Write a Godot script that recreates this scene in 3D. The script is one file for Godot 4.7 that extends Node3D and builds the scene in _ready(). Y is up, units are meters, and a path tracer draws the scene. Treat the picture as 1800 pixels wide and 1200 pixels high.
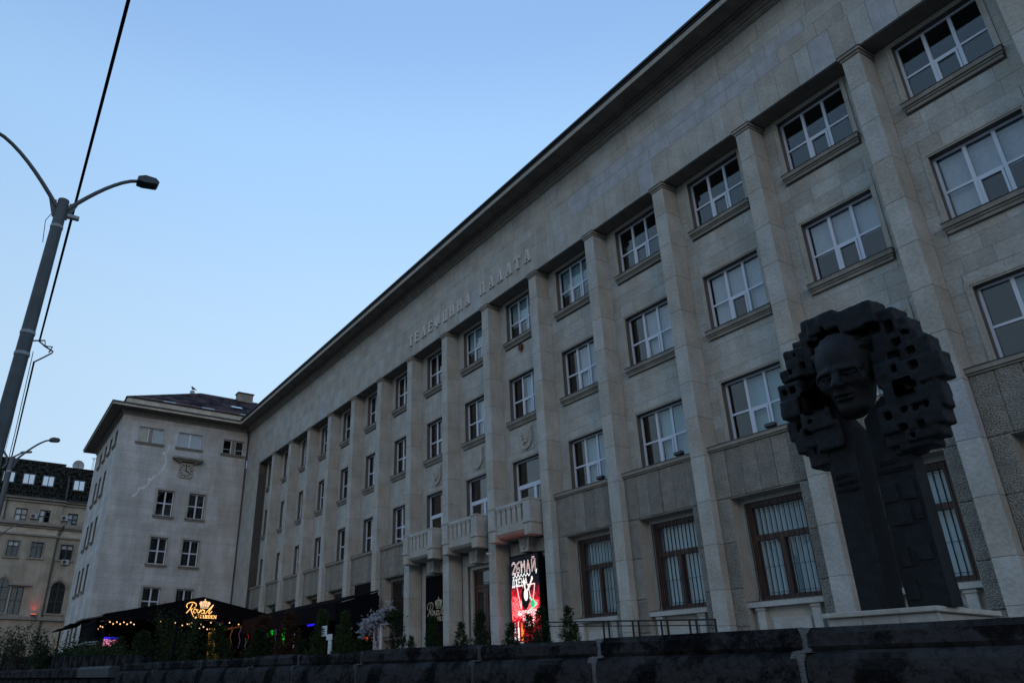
extends Node3D
# Dusk view up a long pale stone office front with its clock wing, a bronze monument, a roadside wall, street lamps and a lit garden tent.

var M = {}
var box_cache = {}
var names_used = {}
var rng = RandomNumberGenerator.new()
var palace
var bays = []

# ---------------------------------------------------------------- naming and tagging
func numbered(called: String, parent) -> String:
	var key = str(parent.get_instance_id()) + called
	var n = names_used.get(key, 0)
	names_used[key] = n + 1
	return called if n == 0 else "%s_%03d" % [called, n]

func thing(called: String, label: String, category: String, at = Vector3.ZERO, group = "", turn = 0.0):
	var o = Node3D.new()
	o.name = numbered(called, self)
	add_child(o, true)
	o.position = at
	o.rotation.y = turn
	tag(o, label, category, group)
	return o

func tag(o, label: String, category: String, group = ""):
	o.set_meta("label", label)
	o.set_meta("category", category)
	if group != "":
		o.set_meta("group", group)

func copy(o, at: Vector3, label: String, turn = 0.0, size = Vector3.ONE):
	var c = o.duplicate()
	c.name = numbered(String(o.name).rstrip("_0123456789"), self)
	add_child(c, true)
	c.position = at
	c.rotation.y = turn
	c.scale = size
	c.set_meta("label", label)
	return c

func put(parent, called: String, mesh, mat, xf = Transform3D.IDENTITY):
	# a mesh as a part, its transform given in the world
	var mi = MeshInstance3D.new()
	mi.name = numbered(called, parent)
	mi.mesh = mesh
	if mat != null:
		mi.material_override = mat
	parent.add_child(mi, true)
	mi.global_transform = xf
	return mi

func done(st: SurfaceTool, parent, called: String, mat, stuff = false):
	var mi = put(parent, called, st.commit(), mat)
	if stuff:
		mi.set_meta("kind", "stuff")
	return mi

func mb() -> SurfaceTool:
	var st = SurfaceTool.new()
	st.begin(Mesh.PRIMITIVE_TRIANGLES)
	return st

# ---------------------------------------------------------------- geometry
func frame(origin: Vector3, u: Vector3, n: Vector3) -> Transform3D:
	return Transform3D(Basis(u, Vector3.UP, n), origin)

func quad(st: SurfaceTool, a: Vector3, b: Vector3, c: Vector3, d: Vector3):
	# a b c d run clockwise seen from the front
	var n = (c - a).cross(b - a).normalized()
	for p in [a, b, c, a, c, d]:
		st.set_normal(n)
		st.add_vertex(p)

func tri(st: SurfaceTool, a: Vector3, b: Vector3, c: Vector3):
	var n = (c - a).cross(b - a).normalized()
	for p in [a, b, c]:
		st.set_normal(n)
		st.add_vertex(p)

func hexa(st: SurfaceTool, F: Transform3D, p: Array):
	# eight corners: four below (counter-clockwise from above), four above
	var q = []
	for v in p:
		q.append(F * v)
	quad(st, q[0], q[1], q[2], q[3])
	quad(st, q[7], q[6], q[5], q[4])
	for k in 4:
		var j = (k + 1) % 4
		quad(st, q[k], q[k + 4], q[j + 4], q[j])

func sbox(st: SurfaceTool, F: Transform3D, u0, u1, v0, v1, n0, n1):
	hexa(st, F, [Vector3(u0, v0, n0), Vector3(u0, v0, n1), Vector3(u1, v0, n1), Vector3(u1, v0, n0),
		Vector3(u0, v1, n0), Vector3(u0, v1, n1), Vector3(u1, v1, n1), Vector3(u1, v1, n0)])

func chamfer_mesh(s: Vector3, b: float) -> ArrayMesh:
	var key = "%.3f %.3f %.3f %.3f" % [s.x, s.y, s.z, b]
	if box_cache.has(key):
		return box_cache[key]
	var st = mb()
	var h = s / 2
	var P = {}
	for i in 8:
		var sg = Vector3(1 if i & 1 else -1, 1 if i & 2 else -1, 1 if i & 4 else -1)
		for ax in 3:
			var v = sg * h
			for k in 3:
				if k != ax:
					v[k] -= sg[k] * b
			P[[i, ax]] = v
	var f = func(list):
		var c = Vector3.ZERO
		for v in list:
			c += v
		var n = (list[2] - list[0]).cross(list[1] - list[0])
		if n.dot(c) < 0:
			list.reverse()
		for k in range(1, list.size() - 1):
			tri(st, list[0], list[k], list[k + 1])
	for ax in 3:
		var a = 1 << ((ax + 1) % 3)
		var c = 1 << ((ax + 2) % 3)
		for sd in 2:
			var base = (1 << ax) * sd
			f.call([P[[base, ax]], P[[base | a, ax]], P[[base | a | c, ax]], P[[base | c, ax]]])
		for e in 4:
			var i0 = (a if e & 1 else 0) | (c if e & 2 else 0)
			var i1 = i0 | (1 << ax)
			var x1 = (ax + 1) % 3
			var x2 = (ax + 2) % 3
			f.call([P[[i0, x1]], P[[i1, x1]], P[[i1, x2]], P[[i0, x2]]])
	for i in 8:
		f.call([P[[i, 0]], P[[i, 1]], P[[i, 2]]])
	var m = st.commit()
	box_cache[key] = m
	return m

func plain_mesh(s: Vector3) -> BoxMesh:
	var key = "p%.3f %.3f %.3f" % [s.x, s.y, s.z]
	if not box_cache.has(key):
		var m = BoxMesh.new()
		m.size = s
		box_cache[key] = m
	return box_cache[key]

func bx(parent, called: String, F: Transform3D, u0, u1, v0, v1, n0, n1, mat, bev = 0.0):
	var s = Vector3(u1 - u0, v1 - v0, n1 - n0)
	var m = plain_mesh(s) if bev <= 0.0 else chamfer_mesh(s, bev)
	return put(parent, called, m, mat, F * Transform3D(Basis.IDENTITY, Vector3((u0 + u1) / 2.0, (v0 + v1) / 2.0, (n0 + n1) / 2.0)))

func prism(st: SurfaceTool, F: Transform3D, poly: PackedVector2Array, n0: float, n1: float):
	# a flat outline in u, v given depth from n0 to n1
	var P = poly.duplicate()
	if Geometry2D.is_polygon_clockwise(P):
		P.reverse()
	var ix = Geometry2D.triangulate_polygon(P)
	for k in range(0, ix.size(), 3):
		var a = P[ix[k]]
		var b = P[ix[k + 1]]
		var c = P[ix[k + 2]]
		if (b - a).cross(c - a) < 0:
			var t = b
			b = c
			c = t
		tri(st, F * Vector3(a.x, a.y, n1), F * Vector3(c.x, c.y, n1), F * Vector3(b.x, b.y, n1))
		tri(st, F * Vector3(a.x, a.y, n0), F * Vector3(b.x, b.y, n0), F * Vector3(c.x, c.y, n0))
	for k in P.size():
		var a = P[k]
		var b = P[(k + 1) % P.size()]
		quad(st, F * Vector3(a.x, a.y, n0), F * Vector3(a.x, a.y, n1), F * Vector3(b.x, b.y, n1), F * Vector3(b.x, b.y, n0))

func tube(st: SurfaceTool, pts: Array, r0: float, r1: float, sides = 8, caps = true):
	var prev = []
	var side = Vector3.ZERO
	st.set_smooth_group(-1)
	for i in pts.size():
		var d = (pts[min(i + 1, pts.size() - 1)] - pts[max(i - 1, 0)]).normalized()
		if side == Vector3.ZERO:
			side = d.cross(Vector3.UP if absf(d.y) < 0.9 else Vector3.RIGHT).normalized()
		side = (side - d * side.dot(d)).normalized()
		var up = d.cross(side)
		var r = lerpf(r0, r1, float(i) / max(1, pts.size() - 1))
		var ring = []
		var nor = []
		for k in sides:
			var a = TAU * k / sides
			var n = side * cos(a) + up * sin(a)
			nor.append(n)
			ring.append(pts[i] + n * r)
		if i > 0:
			for k in sides:
				var j = (k + 1) % sides
				for q in [[prev[k], nor[k]], [ring[j], nor[j]], [prev[j], nor[j]], [prev[k], nor[k]], [ring[k], nor[k]], [ring[j], nor[j]]]:
					st.set_normal(q[1])
					st.add_vertex(q[0])
		if caps and (i == 0 or i == pts.size() - 1):
			var s = -1 if i == 0 else 1
			for k in range(1, sides - 1):
				var t = [ring[0], ring[k], ring[k + 1]]
				if s > 0:
					t.reverse()
				for v in t:
					st.set_normal(d * s)
					st.add_vertex(v)
		prev = ring

func ball(st: SurfaceTool, c: Vector3, r: Vector3, rings = 6, sides = 10):
	for i in rings:
		for k in sides:
			var q = []
			for e in [[i, k], [i, k + 1], [i + 1, k + 1], [i + 1, k]]:
				var a = PI * e[0] / rings
				var b = TAU * e[1] / sides
				q.append(Vector3(sin(a) * cos(b), cos(a), sin(a) * sin(b)))
			for t in [[0, 2, 1], [0, 3, 2]]:
				if q[t[0]].is_equal_approx(q[t[1]]) or q[t[1]].is_equal_approx(q[t[2]]) or q[t[0]].is_equal_approx(q[t[2]]):
					continue
				for j in t:
					st.set_normal((q[j] / r).normalized())
					st.add_vertex(c + q[j] * r)

func pierced(st: SurfaceTool, F: Transform3D, u0, u1, v0, v1, n0, n1, holes: Array):
	# a wall slab with rectangular openings [u0, u1, v0, v1], built as butted blocks
	var us = [u0, u1]
	for h in holes:
		for u in [h[0], h[1]]:
			if u > u0 and u < u1 and not us.has(u):
				us.append(u)
	us.sort()
	for k in us.size() - 1:
		var m = (us[k] + us[k + 1]) / 2.0
		var cuts = []
		for h in holes:
			if m > h[0] and m < h[1]:
				cuts.append([h[2], h[3]])
		cuts.sort_custom(func(a, b): return a[0] < b[0])
		var v = v0
		for c in cuts:
			if c[0] > v + 0.001:
				sbox(st, F, us[k], us[k + 1], v, c[0], n0, n1)
			v = c[1]
		if v < v1 - 0.001:
			sbox(st, F, us[k], us[k + 1], v, v1, n0, n1)

# ---------------------------------------------------------------- textures and materials
func lin(r: float, g: float, b: float) -> Color:
	return Color(r, g, b).linear_to_srgb()

func noise_layer(sd: int, freq: float, oct: int, w: int, h: int, size: int) -> PackedByteArray:
	var n = FastNoiseLite.new()
	n.seed = sd
	n.noise_type = FastNoiseLite.TYPE_SIMPLEX_SMOOTH
	n.frequency = freq
	n.fractal_octaves = oct
	var im = n.get_seamless_image(w, h)
	im.convert(Image.FORMAT_L8)
	if w != size or h != size:
		im.resize(size, size, Image.INTERPOLATE_CUBIC)
	return im.get_data()

func mixed(sd: int, size: int, layers: Array, low: Color, high: Color) -> ImageTexture:
	# layers: [frequency, octaves, width, height, weight, contrast]
	var data = []
	for l in layers:
		data.append(noise_layer(sd, l[0], l[1], l[2], l[3], size))
		sd += 7
	var out = PackedByteArray()
	out.resize(size * size * 3)
	for i in size * size:
		var v = 0.5
		for k in layers.size():
			v += clampf((data[k][i] / 255.0 - 0.5) * layers[k][5], -0.5, 0.5) * layers[k][4]
		v = clampf(v, 0.0, 1.0)
		var c = low.lerp(high, v)
		out[i * 3] = int(c.r * 255)
		out[i * 3 + 1] = int(c.g * 255)
		out[i * 3 + 2] = int(c.b * 255)
	var im = Image.create_from_data(size, size, false, Image.FORMAT_RGB8, out)
	return ImageTexture.create_from_image(im)

func bumps(sd: int, size: int, freq: float, oct: int, strength: float) -> ImageTexture:
	var im = Image.create_from_data(size, size, false, Image.FORMAT_L8, noise_layer(sd, freq, oct, size, size, size))
	im.convert(Image.FORMAT_RGBA8)
	im.bump_map_to_normal_map(strength)
	return ImageTexture.create_from_image(im)

func surf(c: Color, rough: float, tex = null, nrm = null, scale = 0.25, depth = 1.0) -> StandardMaterial3D:
	var m = StandardMaterial3D.new()
	m.albedo_color = c
	m.roughness = rough
	if tex != null or nrm != null:
		m.uv1_triplanar = true
		m.uv1_world_triplanar = true
		m.uv1_scale = Vector3(scale, scale, scale)
	if tex != null:
		m.albedo_texture = tex
	if nrm != null:
		m.normal_enabled = true
		m.normal_texture = nrm
		m.normal_scale = depth
	return m

func glow(c: Color, e: float) -> StandardMaterial3D:
	var m = StandardMaterial3D.new()
	m.albedo_color = Color(0.02, 0.02, 0.02)
	m.emission_enabled = true
	m.emission = c
	m.emission_energy_multiplier = e
	return m

func make_materials():
	var white = Color(1, 1, 1)
	var t_slab = mixed(11, 512, [[0.006, 3, 512, 512, 0.6, 1.4], [0.06, 4, 512, 512, 0.4, 1.6], [0.03, 3, 512, 64, 0.25, 1.3]], Color(0.85, 0.845, 0.83), white)
	var t_weather = mixed(31, 512, [[0.006, 4, 512, 512, 0.8, 1.7], [0.03, 4, 512, 64, 0.4, 1.5], [0.08, 3, 512, 512, 0.3, 1.5]], Color(0.86, 0.85, 0.83), white)
	var t_rough = mixed(51, 512, [[0.1, 3, 512, 512, 0.9, 1.9], [0.01, 3, 512, 512, 0.35, 1.4]], Color(0.72, 0.71, 0.69), white)
	var t_grime = mixed(71, 1024, [[0.004, 5, 1024, 1024, 1.2, 2.6], [0.03, 4, 1024, 1024, 0.7, 2.0], [0.12, 3, 1024, 1024, 0.5, 2.0]], Color(0.36, 0.36, 0.37), white)
	var n_fine = bumps(5, 512, 0.06, 4, 3.0)
	var n_rough = bumps(8, 512, 0.10, 3, 12.0)
	M.n_fine = n_fine
	M.n_rough = n_rough
	# cut stone, a few tones
	M.slab = []
	for k in 6:
		var tone = [1.0, 0.94, 1.07, 0.97, 1.03, 0.88][k]
		var warm = [0.0, 0.012, -0.008, 0.015, -0.015, 0.01][k]
		M.slab.append(surf(lin((0.465 + warm) * tone, 0.447 * tone, (0.405 - warm) * tone), 0.85, t_slab, n_fine, 0.21, 0.5))
	M.stone = M.slab[0]
	M.course = []
	for k in 4:
		var q = [1.0, 0.96, 1.03, 0.98][k]
		M.course.append(surf(lin(0.55 * q, 0.54 * q, 0.525 * q), 0.9, t_weather, n_fine, 0.11, 0.5))
	M.letter = surf(lin(0.68, 0.67, 0.64), 0.85, t_slab, n_fine, 0.3, 0.4)
	M.patch = surf(lin(0.76, 0.76, 0.77), 0.9, t_slab, n_fine, 0.3, 0.4)
	M.bluish = surf(lin(0.455, 0.455, 0.475), 0.85, t_slab, n_fine, 0.3, 0.5)
	M.joint = surf(lin(0.13, 0.12, 0.11), 0.95, t_slab, null, 0.4)
	M.weather = surf(lin(0.53, 0.515, 0.5), 0.9, t_weather, n_fine, 0.11, 0.5)
	M.rock = []
	for k in 4:
		var tone = [1.0, 0.88, 1.1, 0.96][k]
		M.rock.append(surf(lin(0.42 * tone, 0.39 * tone, 0.335 * tone), 0.95, t_rough, n_rough, 0.36, 1.2))
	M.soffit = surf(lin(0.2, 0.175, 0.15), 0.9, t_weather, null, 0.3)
	M.mould = surf(lin(0.3, 0.265, 0.225), 0.9, t_weather, n_fine, 0.3, 0.4)
	M.sill = surf(lin(0.27, 0.245, 0.21), 0.9, t_weather, n_fine, 0.4, 0.4)
	M.tin = surf(lin(0.03, 0.03, 0.032), 0.5)
	M.pvc = surf(lin(0.6, 0.64, 0.71), 0.45)
	M.dark = surf(lin(0.022, 0.022, 0.024), 0.9)
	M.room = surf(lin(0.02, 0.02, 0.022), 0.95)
	M.glass = StandardMaterial3D.new()
	M.glass.albedo_color = Color(0.1, 0.12, 0.13, 0.06)
	M.glass.transparency = BaseMaterial3D.TRANSPARENCY_ALPHA
	M.glass.roughness = 0.02
	M.glass.metallic_specular = 0.6
	M.blind = surf(lin(0.48, 0.56, 0.62), 0.8, mixed(91, 256, [[0.02, 2, 256, 256, 0.4, 1.5]], Color(0.85, 0.85, 0.85), white), null, 1.0)
	M.curtain = surf(lin(0.33, 0.53, 0.6), 0.8, mixed(93, 256, [[0.02, 2, 256, 16, 0.5, 1.3]], Color(0.88, 0.88, 0.88), white), null, 0.35)
	M.brown = surf(lin(0.10, 0.036, 0.02), 0.5, mixed(95, 256, [[0.03, 3, 256, 16, 0.9, 1.8]], Color(0.6, 0.6, 0.6), white), null, 1.0)
	M.iron = surf(lin(0.012, 0.01, 0.01), 0.7)
	M.black = surf(lin(0.007, 0.007, 0.008), 0.7)
	M.cloth = surf(lin(0.006, 0.006, 0.008), 0.9, null, n_fine, 1.0, 0.4)
	M.wall = surf(lin(0.042, 0.041, 0.042), 0.95, t_grime, n_fine, 0.3, 1.0)
	M.old_mortar = surf(lin(0.075, 0.075, 0.076), 0.95, t_slab, n_rough, 1.0, 0.6)
	M.mortar = surf(lin(0.16, 0.165, 0.17), 0.95, t_slab, n_rough, 1.0, 0.6)
	M.plinth = surf(lin(0.4, 0.39, 0.37), 0.8, t_weather, n_fine, 0.4, 0.4)
	M.bronze = surf(lin(0.012, 0.013, 0.015), 0.55, mixed(97, 512, [[0.01, 4, 512, 512, 0.9, 2.0], [0.08, 3, 512, 512, 0.5, 2.0]], Color(0.6, 0.62, 0.64), white), n_rough, 0.9, 0.6)
	M.pole = surf(lin(0.12, 0.132, 0.138), 0.6, t_weather, n_fine, 0.5, 0.25)
	M.lamp = surf(lin(0.05, 0.055, 0.06), 0.5)
	M.cable = surf(lin(0.008, 0.008, 0.01), 0.6)
	M.beige = surf(lin(0.40, 0.345, 0.27), 0.9, t_weather, n_fine, 0.13, 0.5)
	M.cream = surf(lin(0.56, 0.5, 0.41), 0.9, t_weather, n_fine, 0.2, 0.4)
	M.roof = surf(lin(0.085, 0.058, 0.06), 0.95, t_grime, null, 0.12)
	M.rust = surf(lin(0.22, 0.09, 0.05), 0.8, t_grime, n_fine, 0.4, 0.5)
	M.lightgrey = surf(lin(0.45, 0.46, 0.47), 0.7, t_slab, null, 0.5)
	M.slate = surf(lin(0.05, 0.053, 0.045), 0.85, t_grime, n_rough, 0.5, 0.8)
	M.asphalt = surf(lin(0.05, 0.05, 0.052), 0.95, t_grime, n_rough, 0.3, 0.8)
	M.paving = surf(lin(0.2, 0.19, 0.18), 0.9, t_slab, n_fine, 0.3, 0.6)
	M.bark = surf(lin(0.06, 0.045, 0.035), 0.95, t_grime, n_rough, 1.5, 1.0)
	M.leaf = []
	for c in [lin(0.018, 0.034, 0.014), lin(0.028, 0.044, 0.018), lin(0.016, 0.03, 0.016), lin(0.05, 0.028, 0.017), lin(0.034, 0.034, 0.018)]:
		var m = surf(c, 0.8)
		m.backlight_enabled = true
		m.backlight = c * 0.4
		M.leaf.append(m)
	for m in [M.cloth, M.black, M.wall, M.roof, M.slate, M.cable, M.dark]:
		m.metallic_specular = 0.12
	M.bronze.metallic_specular = 0.35
	for m in M.leaf:
		m.metallic_specular = 0.15
	M.white = surf(lin(0.55, 0.57, 0.6), 0.6)
	M.timber = surf(lin(0.5, 0.2, 0.05), 0.7)
	M.petal = surf(lin(0.28, 0.29, 0.33), 0.8)
	M.gold = surf(lin(0.42, 0.35, 0.23), 0.6)
	M.olive = surf(lin(0.12, 0.115, 0.02), 0.7)
	M.red = surf(lin(0.35, 0.04, 0.03), 0.7)
	M.yellow = surf(lin(0.5, 0.3, 0.03), 0.6)
	M.warmglow = glow(Color(1.0, 0.74, 0.42), 1.9)
	M.bulbglow = glow(Color(1.0, 0.78, 0.55), 1.6)
	M.crownglow = glow(Color(1.0, 0.82, 0.62), 1.1)

# ---------------------------------------------------------------- the main front
const DEEP = -0.79          # the bay wall lies this far behind the pillar fronts
const SILLS = [7.82, 12.06, 16.38]
const HEADS = [10.02, 14.32, 18.62]

func tone() -> StandardMaterial3D:
	return M.slab[[0, 0, 3, 4, 1, 2, 5][rng.randi() % 7]]

func main_windows(F: Transform3D, bayn: int, bx0: float):
	# three white six-pane windows one above the other
	for row in 3:
		var v0 = SILLS[row]
		var v1 = HEADS[row]
		var door = row == 0 and bayn >= 5 and bayn <= 7
		if door:
			v0 = 7.0
		var g0 = bx0 + 0.57
		var g1 = bx0 + 3.01
		var st = mb()
		var n0 = -1.08
		var n1 = -1.01
		sbox(st, F, g0, g0 + 0.07, v0, v1, n0, n1)
		sbox(st, F, g1 - 0.07, g1, v0, v1, n0, n1)
		sbox(st, F, g0 + 0.07, g1 - 0.07, v1 - 0.07, v1, n0, n1)
		sbox(st, F, g0 + 0.07, g1 - 0.07, v0, v0 + 0.06, n0, n1)
		var tr = v0 + (v1 - v0) * 0.46 if not door else 8.66
		var panes = []
		if door:
			sbox(st, F, g0 + 0.07, g1 - 0.07, tr, tr + 0.2, n0, n1 + 0.02)
			sbox(st, F, g0 + 1.3, g0 + 1.5, v0 + 0.06, tr, n0, n1 + 0.015)
			sbox(st, F, g0 + 0.07, g0 + 0.2, v0 + 0.06, tr, n0, n1 + 0.015)
			panes = [[g0 + 0.07, g1 - 0.07, tr + 0.2, v1 - 0.07], [g0 + 0.2, g0 + 1.3, v0 + 0.06, tr], [g0 + 1.5, g1 - 0.07, v0 + 0.06, tr]]
		else:
			var w = (g1 - g0 - 0.14) / 3.0
			var lines = [g0 + 0.07, g0 + 0.07 + w, g0 + 0.07 + 2 * w, g1 - 0.07]
			sbox(st, F, g0 + 0.07, g1 - 0.07, tr - 0.035, tr + 0.035, n0, n1)
			for k in [1, 2]:
				sbox(st, F, lines[k] - 0.05, lines[k] + 0.05, tr + 0.035, v1 - 0.07, n0, n1)
				sbox(st, F, lines[k] - 0.055, lines[k] + 0.055, v0 + 0.06, tr - 0.035, n0, n1)
			# the middle lower light opens: a sash of its own
			var sst = [lines[1] + 0.065, lines[2] - 0.065, v0 + 0.07, tr - 0.05]
			sbox(st, F, sst[0], sst[0] + 0.06, sst[2], sst[3], n0 + 0.02, n1 + 0.025)
			sbox(st, F, sst[1] - 0.06, sst[1], sst[2], sst[3], n0 + 0.02, n1 + 0.025)
			sbox(st, F, sst[0] + 0.06, sst[1] - 0.06, sst[3] - 0.06, sst[3], n0 + 0.02, n1 + 0.025)
			sbox(st, F, sst[0] + 0.06, sst[1] - 0.06, sst[2], sst[2] + 0.05, n0 + 0.02, n1 + 0.025)
			for k in 3:
				panes.append([lines[k] + (0.05 if k else 0.0), lines[k + 1] - (0.05 if k < 2 else 0.0), tr + 0.035, v1 - 0.07])
				if k == 1:
					panes.append([sst[0] + 0.06, sst[1] - 0.06, sst[2] + 0.05, sst[3] - 0.06])
				else:
					panes.append([lines[k] + (0.055 if k else 0.0), lines[k + 1] - (0.055 if k < 2 else 0.0), v0 + 0.06, tr - 0.035])
		var win = done(st, palace, "window", M.pvc)
		for p in panes:
			bx(win, "pane", F, p[0], p[1], p[2], p[3], -1.052, -1.04, M.glass)
		# blinds and curtains behind the glass, as drawn in each room
		if row == 1 and bayn <= 2 and bayn >= -1:
			var low = [[v0 + 0.1, tr, tr], [tr, tr, tr], [v0 + 0.1, tr, v0 + 0.1], [v0 + 0.1, v0 + 0.1, v0 + 0.1]][(bayn + 4) % 4]
			for k in 3:
				bx(win, "roller_blind", F, g0 + 0.09 + k * 0.765, g0 + 0.82 + k * 0.765, low[k], v1 - 0.03, -1.19, -1.18, M.blind)
		elif row == 1 and bayn in [3, 4]:
			bx(win, "roller_blind", F, g0 + 0.85, g1 - 0.09, v0 + 0.3 * (bayn - 3), v1 - 0.03, -1.19, -1.18, M.blind)
		elif row == 0 and bayn <= 4:
			bx(win, "net_curtain", F, g0 + 0.75 + 0.1 * (bayn % 2), g1 - 0.05, v0 + 0.05, v1 - 0.03, -1.25, -1.24, M.curtain)
		elif row == 2 and bayn in [4, 5, 6]:
			bx(win, "roller_blind", F, g0 + 0.09, g1 - 0.1, v0 + 0.9, v1 - 0.03, -1.19, -1.18, M.curtain)
		elif row == 1 and bayn in [5, 6]:
			bx(win, "net_curtain", F, g0 + 0.9, g1 - 0.1, v0 + 0.05, v1 - 0.03, -1.25, -1.24, M.curtain)

func bay_wall(F: Transform3D, n: int, x0: float, core: SurfaceTool, far: SurfaceTool):
	var x1 = x0 + 3.62
	var door = n >= 5 and n <= 7
	var g0 = x0 + 0.57
	var g1 = x0 + 3.01
	var holes = []
	for row in 3:
		holes.append([g0, g1, (7.0 if door and row == 0 else SILLS[row]), HEADS[row]])
	pierced(core, F, x0, x1, (6.6 if door else 7.5), 18.79, -1.1, DEEP - 0.015, holes)
	# cut stone facing: courses half a metre high, split by the openings
	var low = 6.62 if door else 7.7
	var course = low
	var k = 0
	while course < 18.78:
		var top = minf(15.97 + 0.503 * ceilf((course + 0.06 - 15.97) / 0.503), 18.785)
		if top - course < 0.12:
			top = minf(top + 0.503, 18.785)
		var spans = [[x0 + 0.006, x1 - 0.006, course, top]]
		for h in holes:
			var lo = h[2] - (0.36 if h[2] > 8.0 else 0.0)
			var hi = h[3] + 0.15
			if course < hi and top > lo:
				spans = [[x0 + 0.006, g0 - 0.16, course, top], [g1 + 0.16, x1 - 0.006, course, top]]
				if top > hi + 0.05:
					spans.append([g0 - 0.152, g1 + 0.152, hi + 0.004, top])
				if course < lo - 0.05:
					spans.append([g0 - 0.152, g1 + 0.152, course, lo - 0.002])
		for s in spans:
			var u = s[0]
			var first = true
			while u < s[1] - 0.01:
				var w = rng.randf_range(0.75, 1.25)
				if first and k % 2 == 0 and s[1] - s[0] > 2:
					w *= 0.6
				first = false
				var e = u + w
				if s[1] - e < 0.45:
					e = s[1]
				if n <= 4:
					bx(palace, "wall_block", F, u, e - 0.008, s[2], s[3] - 0.008, DEEP - 0.05, DEEP + rng.randf_range(-0.002, 0.002), tone())
				else:
					sbox(far, F, u, e - 0.008, s[2], s[3] - 0.008, DEEP - 0.05, DEEP + rng.randf_range(-0.002, 0.002))
				u = e
		course = top
		k += 1
	# surrounds and sills
	for row in 3:
		var v0 = holes[row][2]
		var v1 = HEADS[row]
		var st = mb()
		for p in [[g0 - 0.155, g0 - 0.05, v0, v1 + 0.15], [g1 + 0.05, g1 + 0.155, v0, v1 + 0.15], [g0 - 0.05, g1 + 0.05, v1 + 0.05, v1 + 0.15]]:
			sbox(st, F, p[0], p[1], p[2], p[3], DEEP - 0.03, DEEP + 0.035)
		for p in [[g0 - 0.05, g0, v0, v1 + 0.05], [g1, g1 + 0.05, v0, v1 + 0.05], [g0, g1, v1, v1 + 0.05]]:
			sbox(st, F, p[0], p[1], p[2], p[3], DEEP - 0.03, DEEP + 0.012)
		done(st, palace, "window_surround", M.slab[3])
		if row > 0:
			var s2 = mb()
			sbox(s2, F, x0 + 0.40, x1 - 0.44, v0 - 0.17, v0 - 0.022, -1.0, DEEP + 0.17)
			sbox(s2, F, x0 + 0.46, x1 - 0.5, v0 - 0.35, v0 - 0.17, DEEP - 0.03, DEEP + 0.085)
			sbox(s2, F, x0 + 0.43, x1 - 0.47, v0 - 0.24, v0 - 0.17, DEEP - 0.03, DEEP + 0.12)
			done(s2, palace, "window_sill", M.sill)
			bx(palace, "sill_flashing", F, x0 + 0.385, x1 - 0.425, v0 - 0.022, v0 - 0.002, -1.0, DEEP + 0.19, M.tin)

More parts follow.
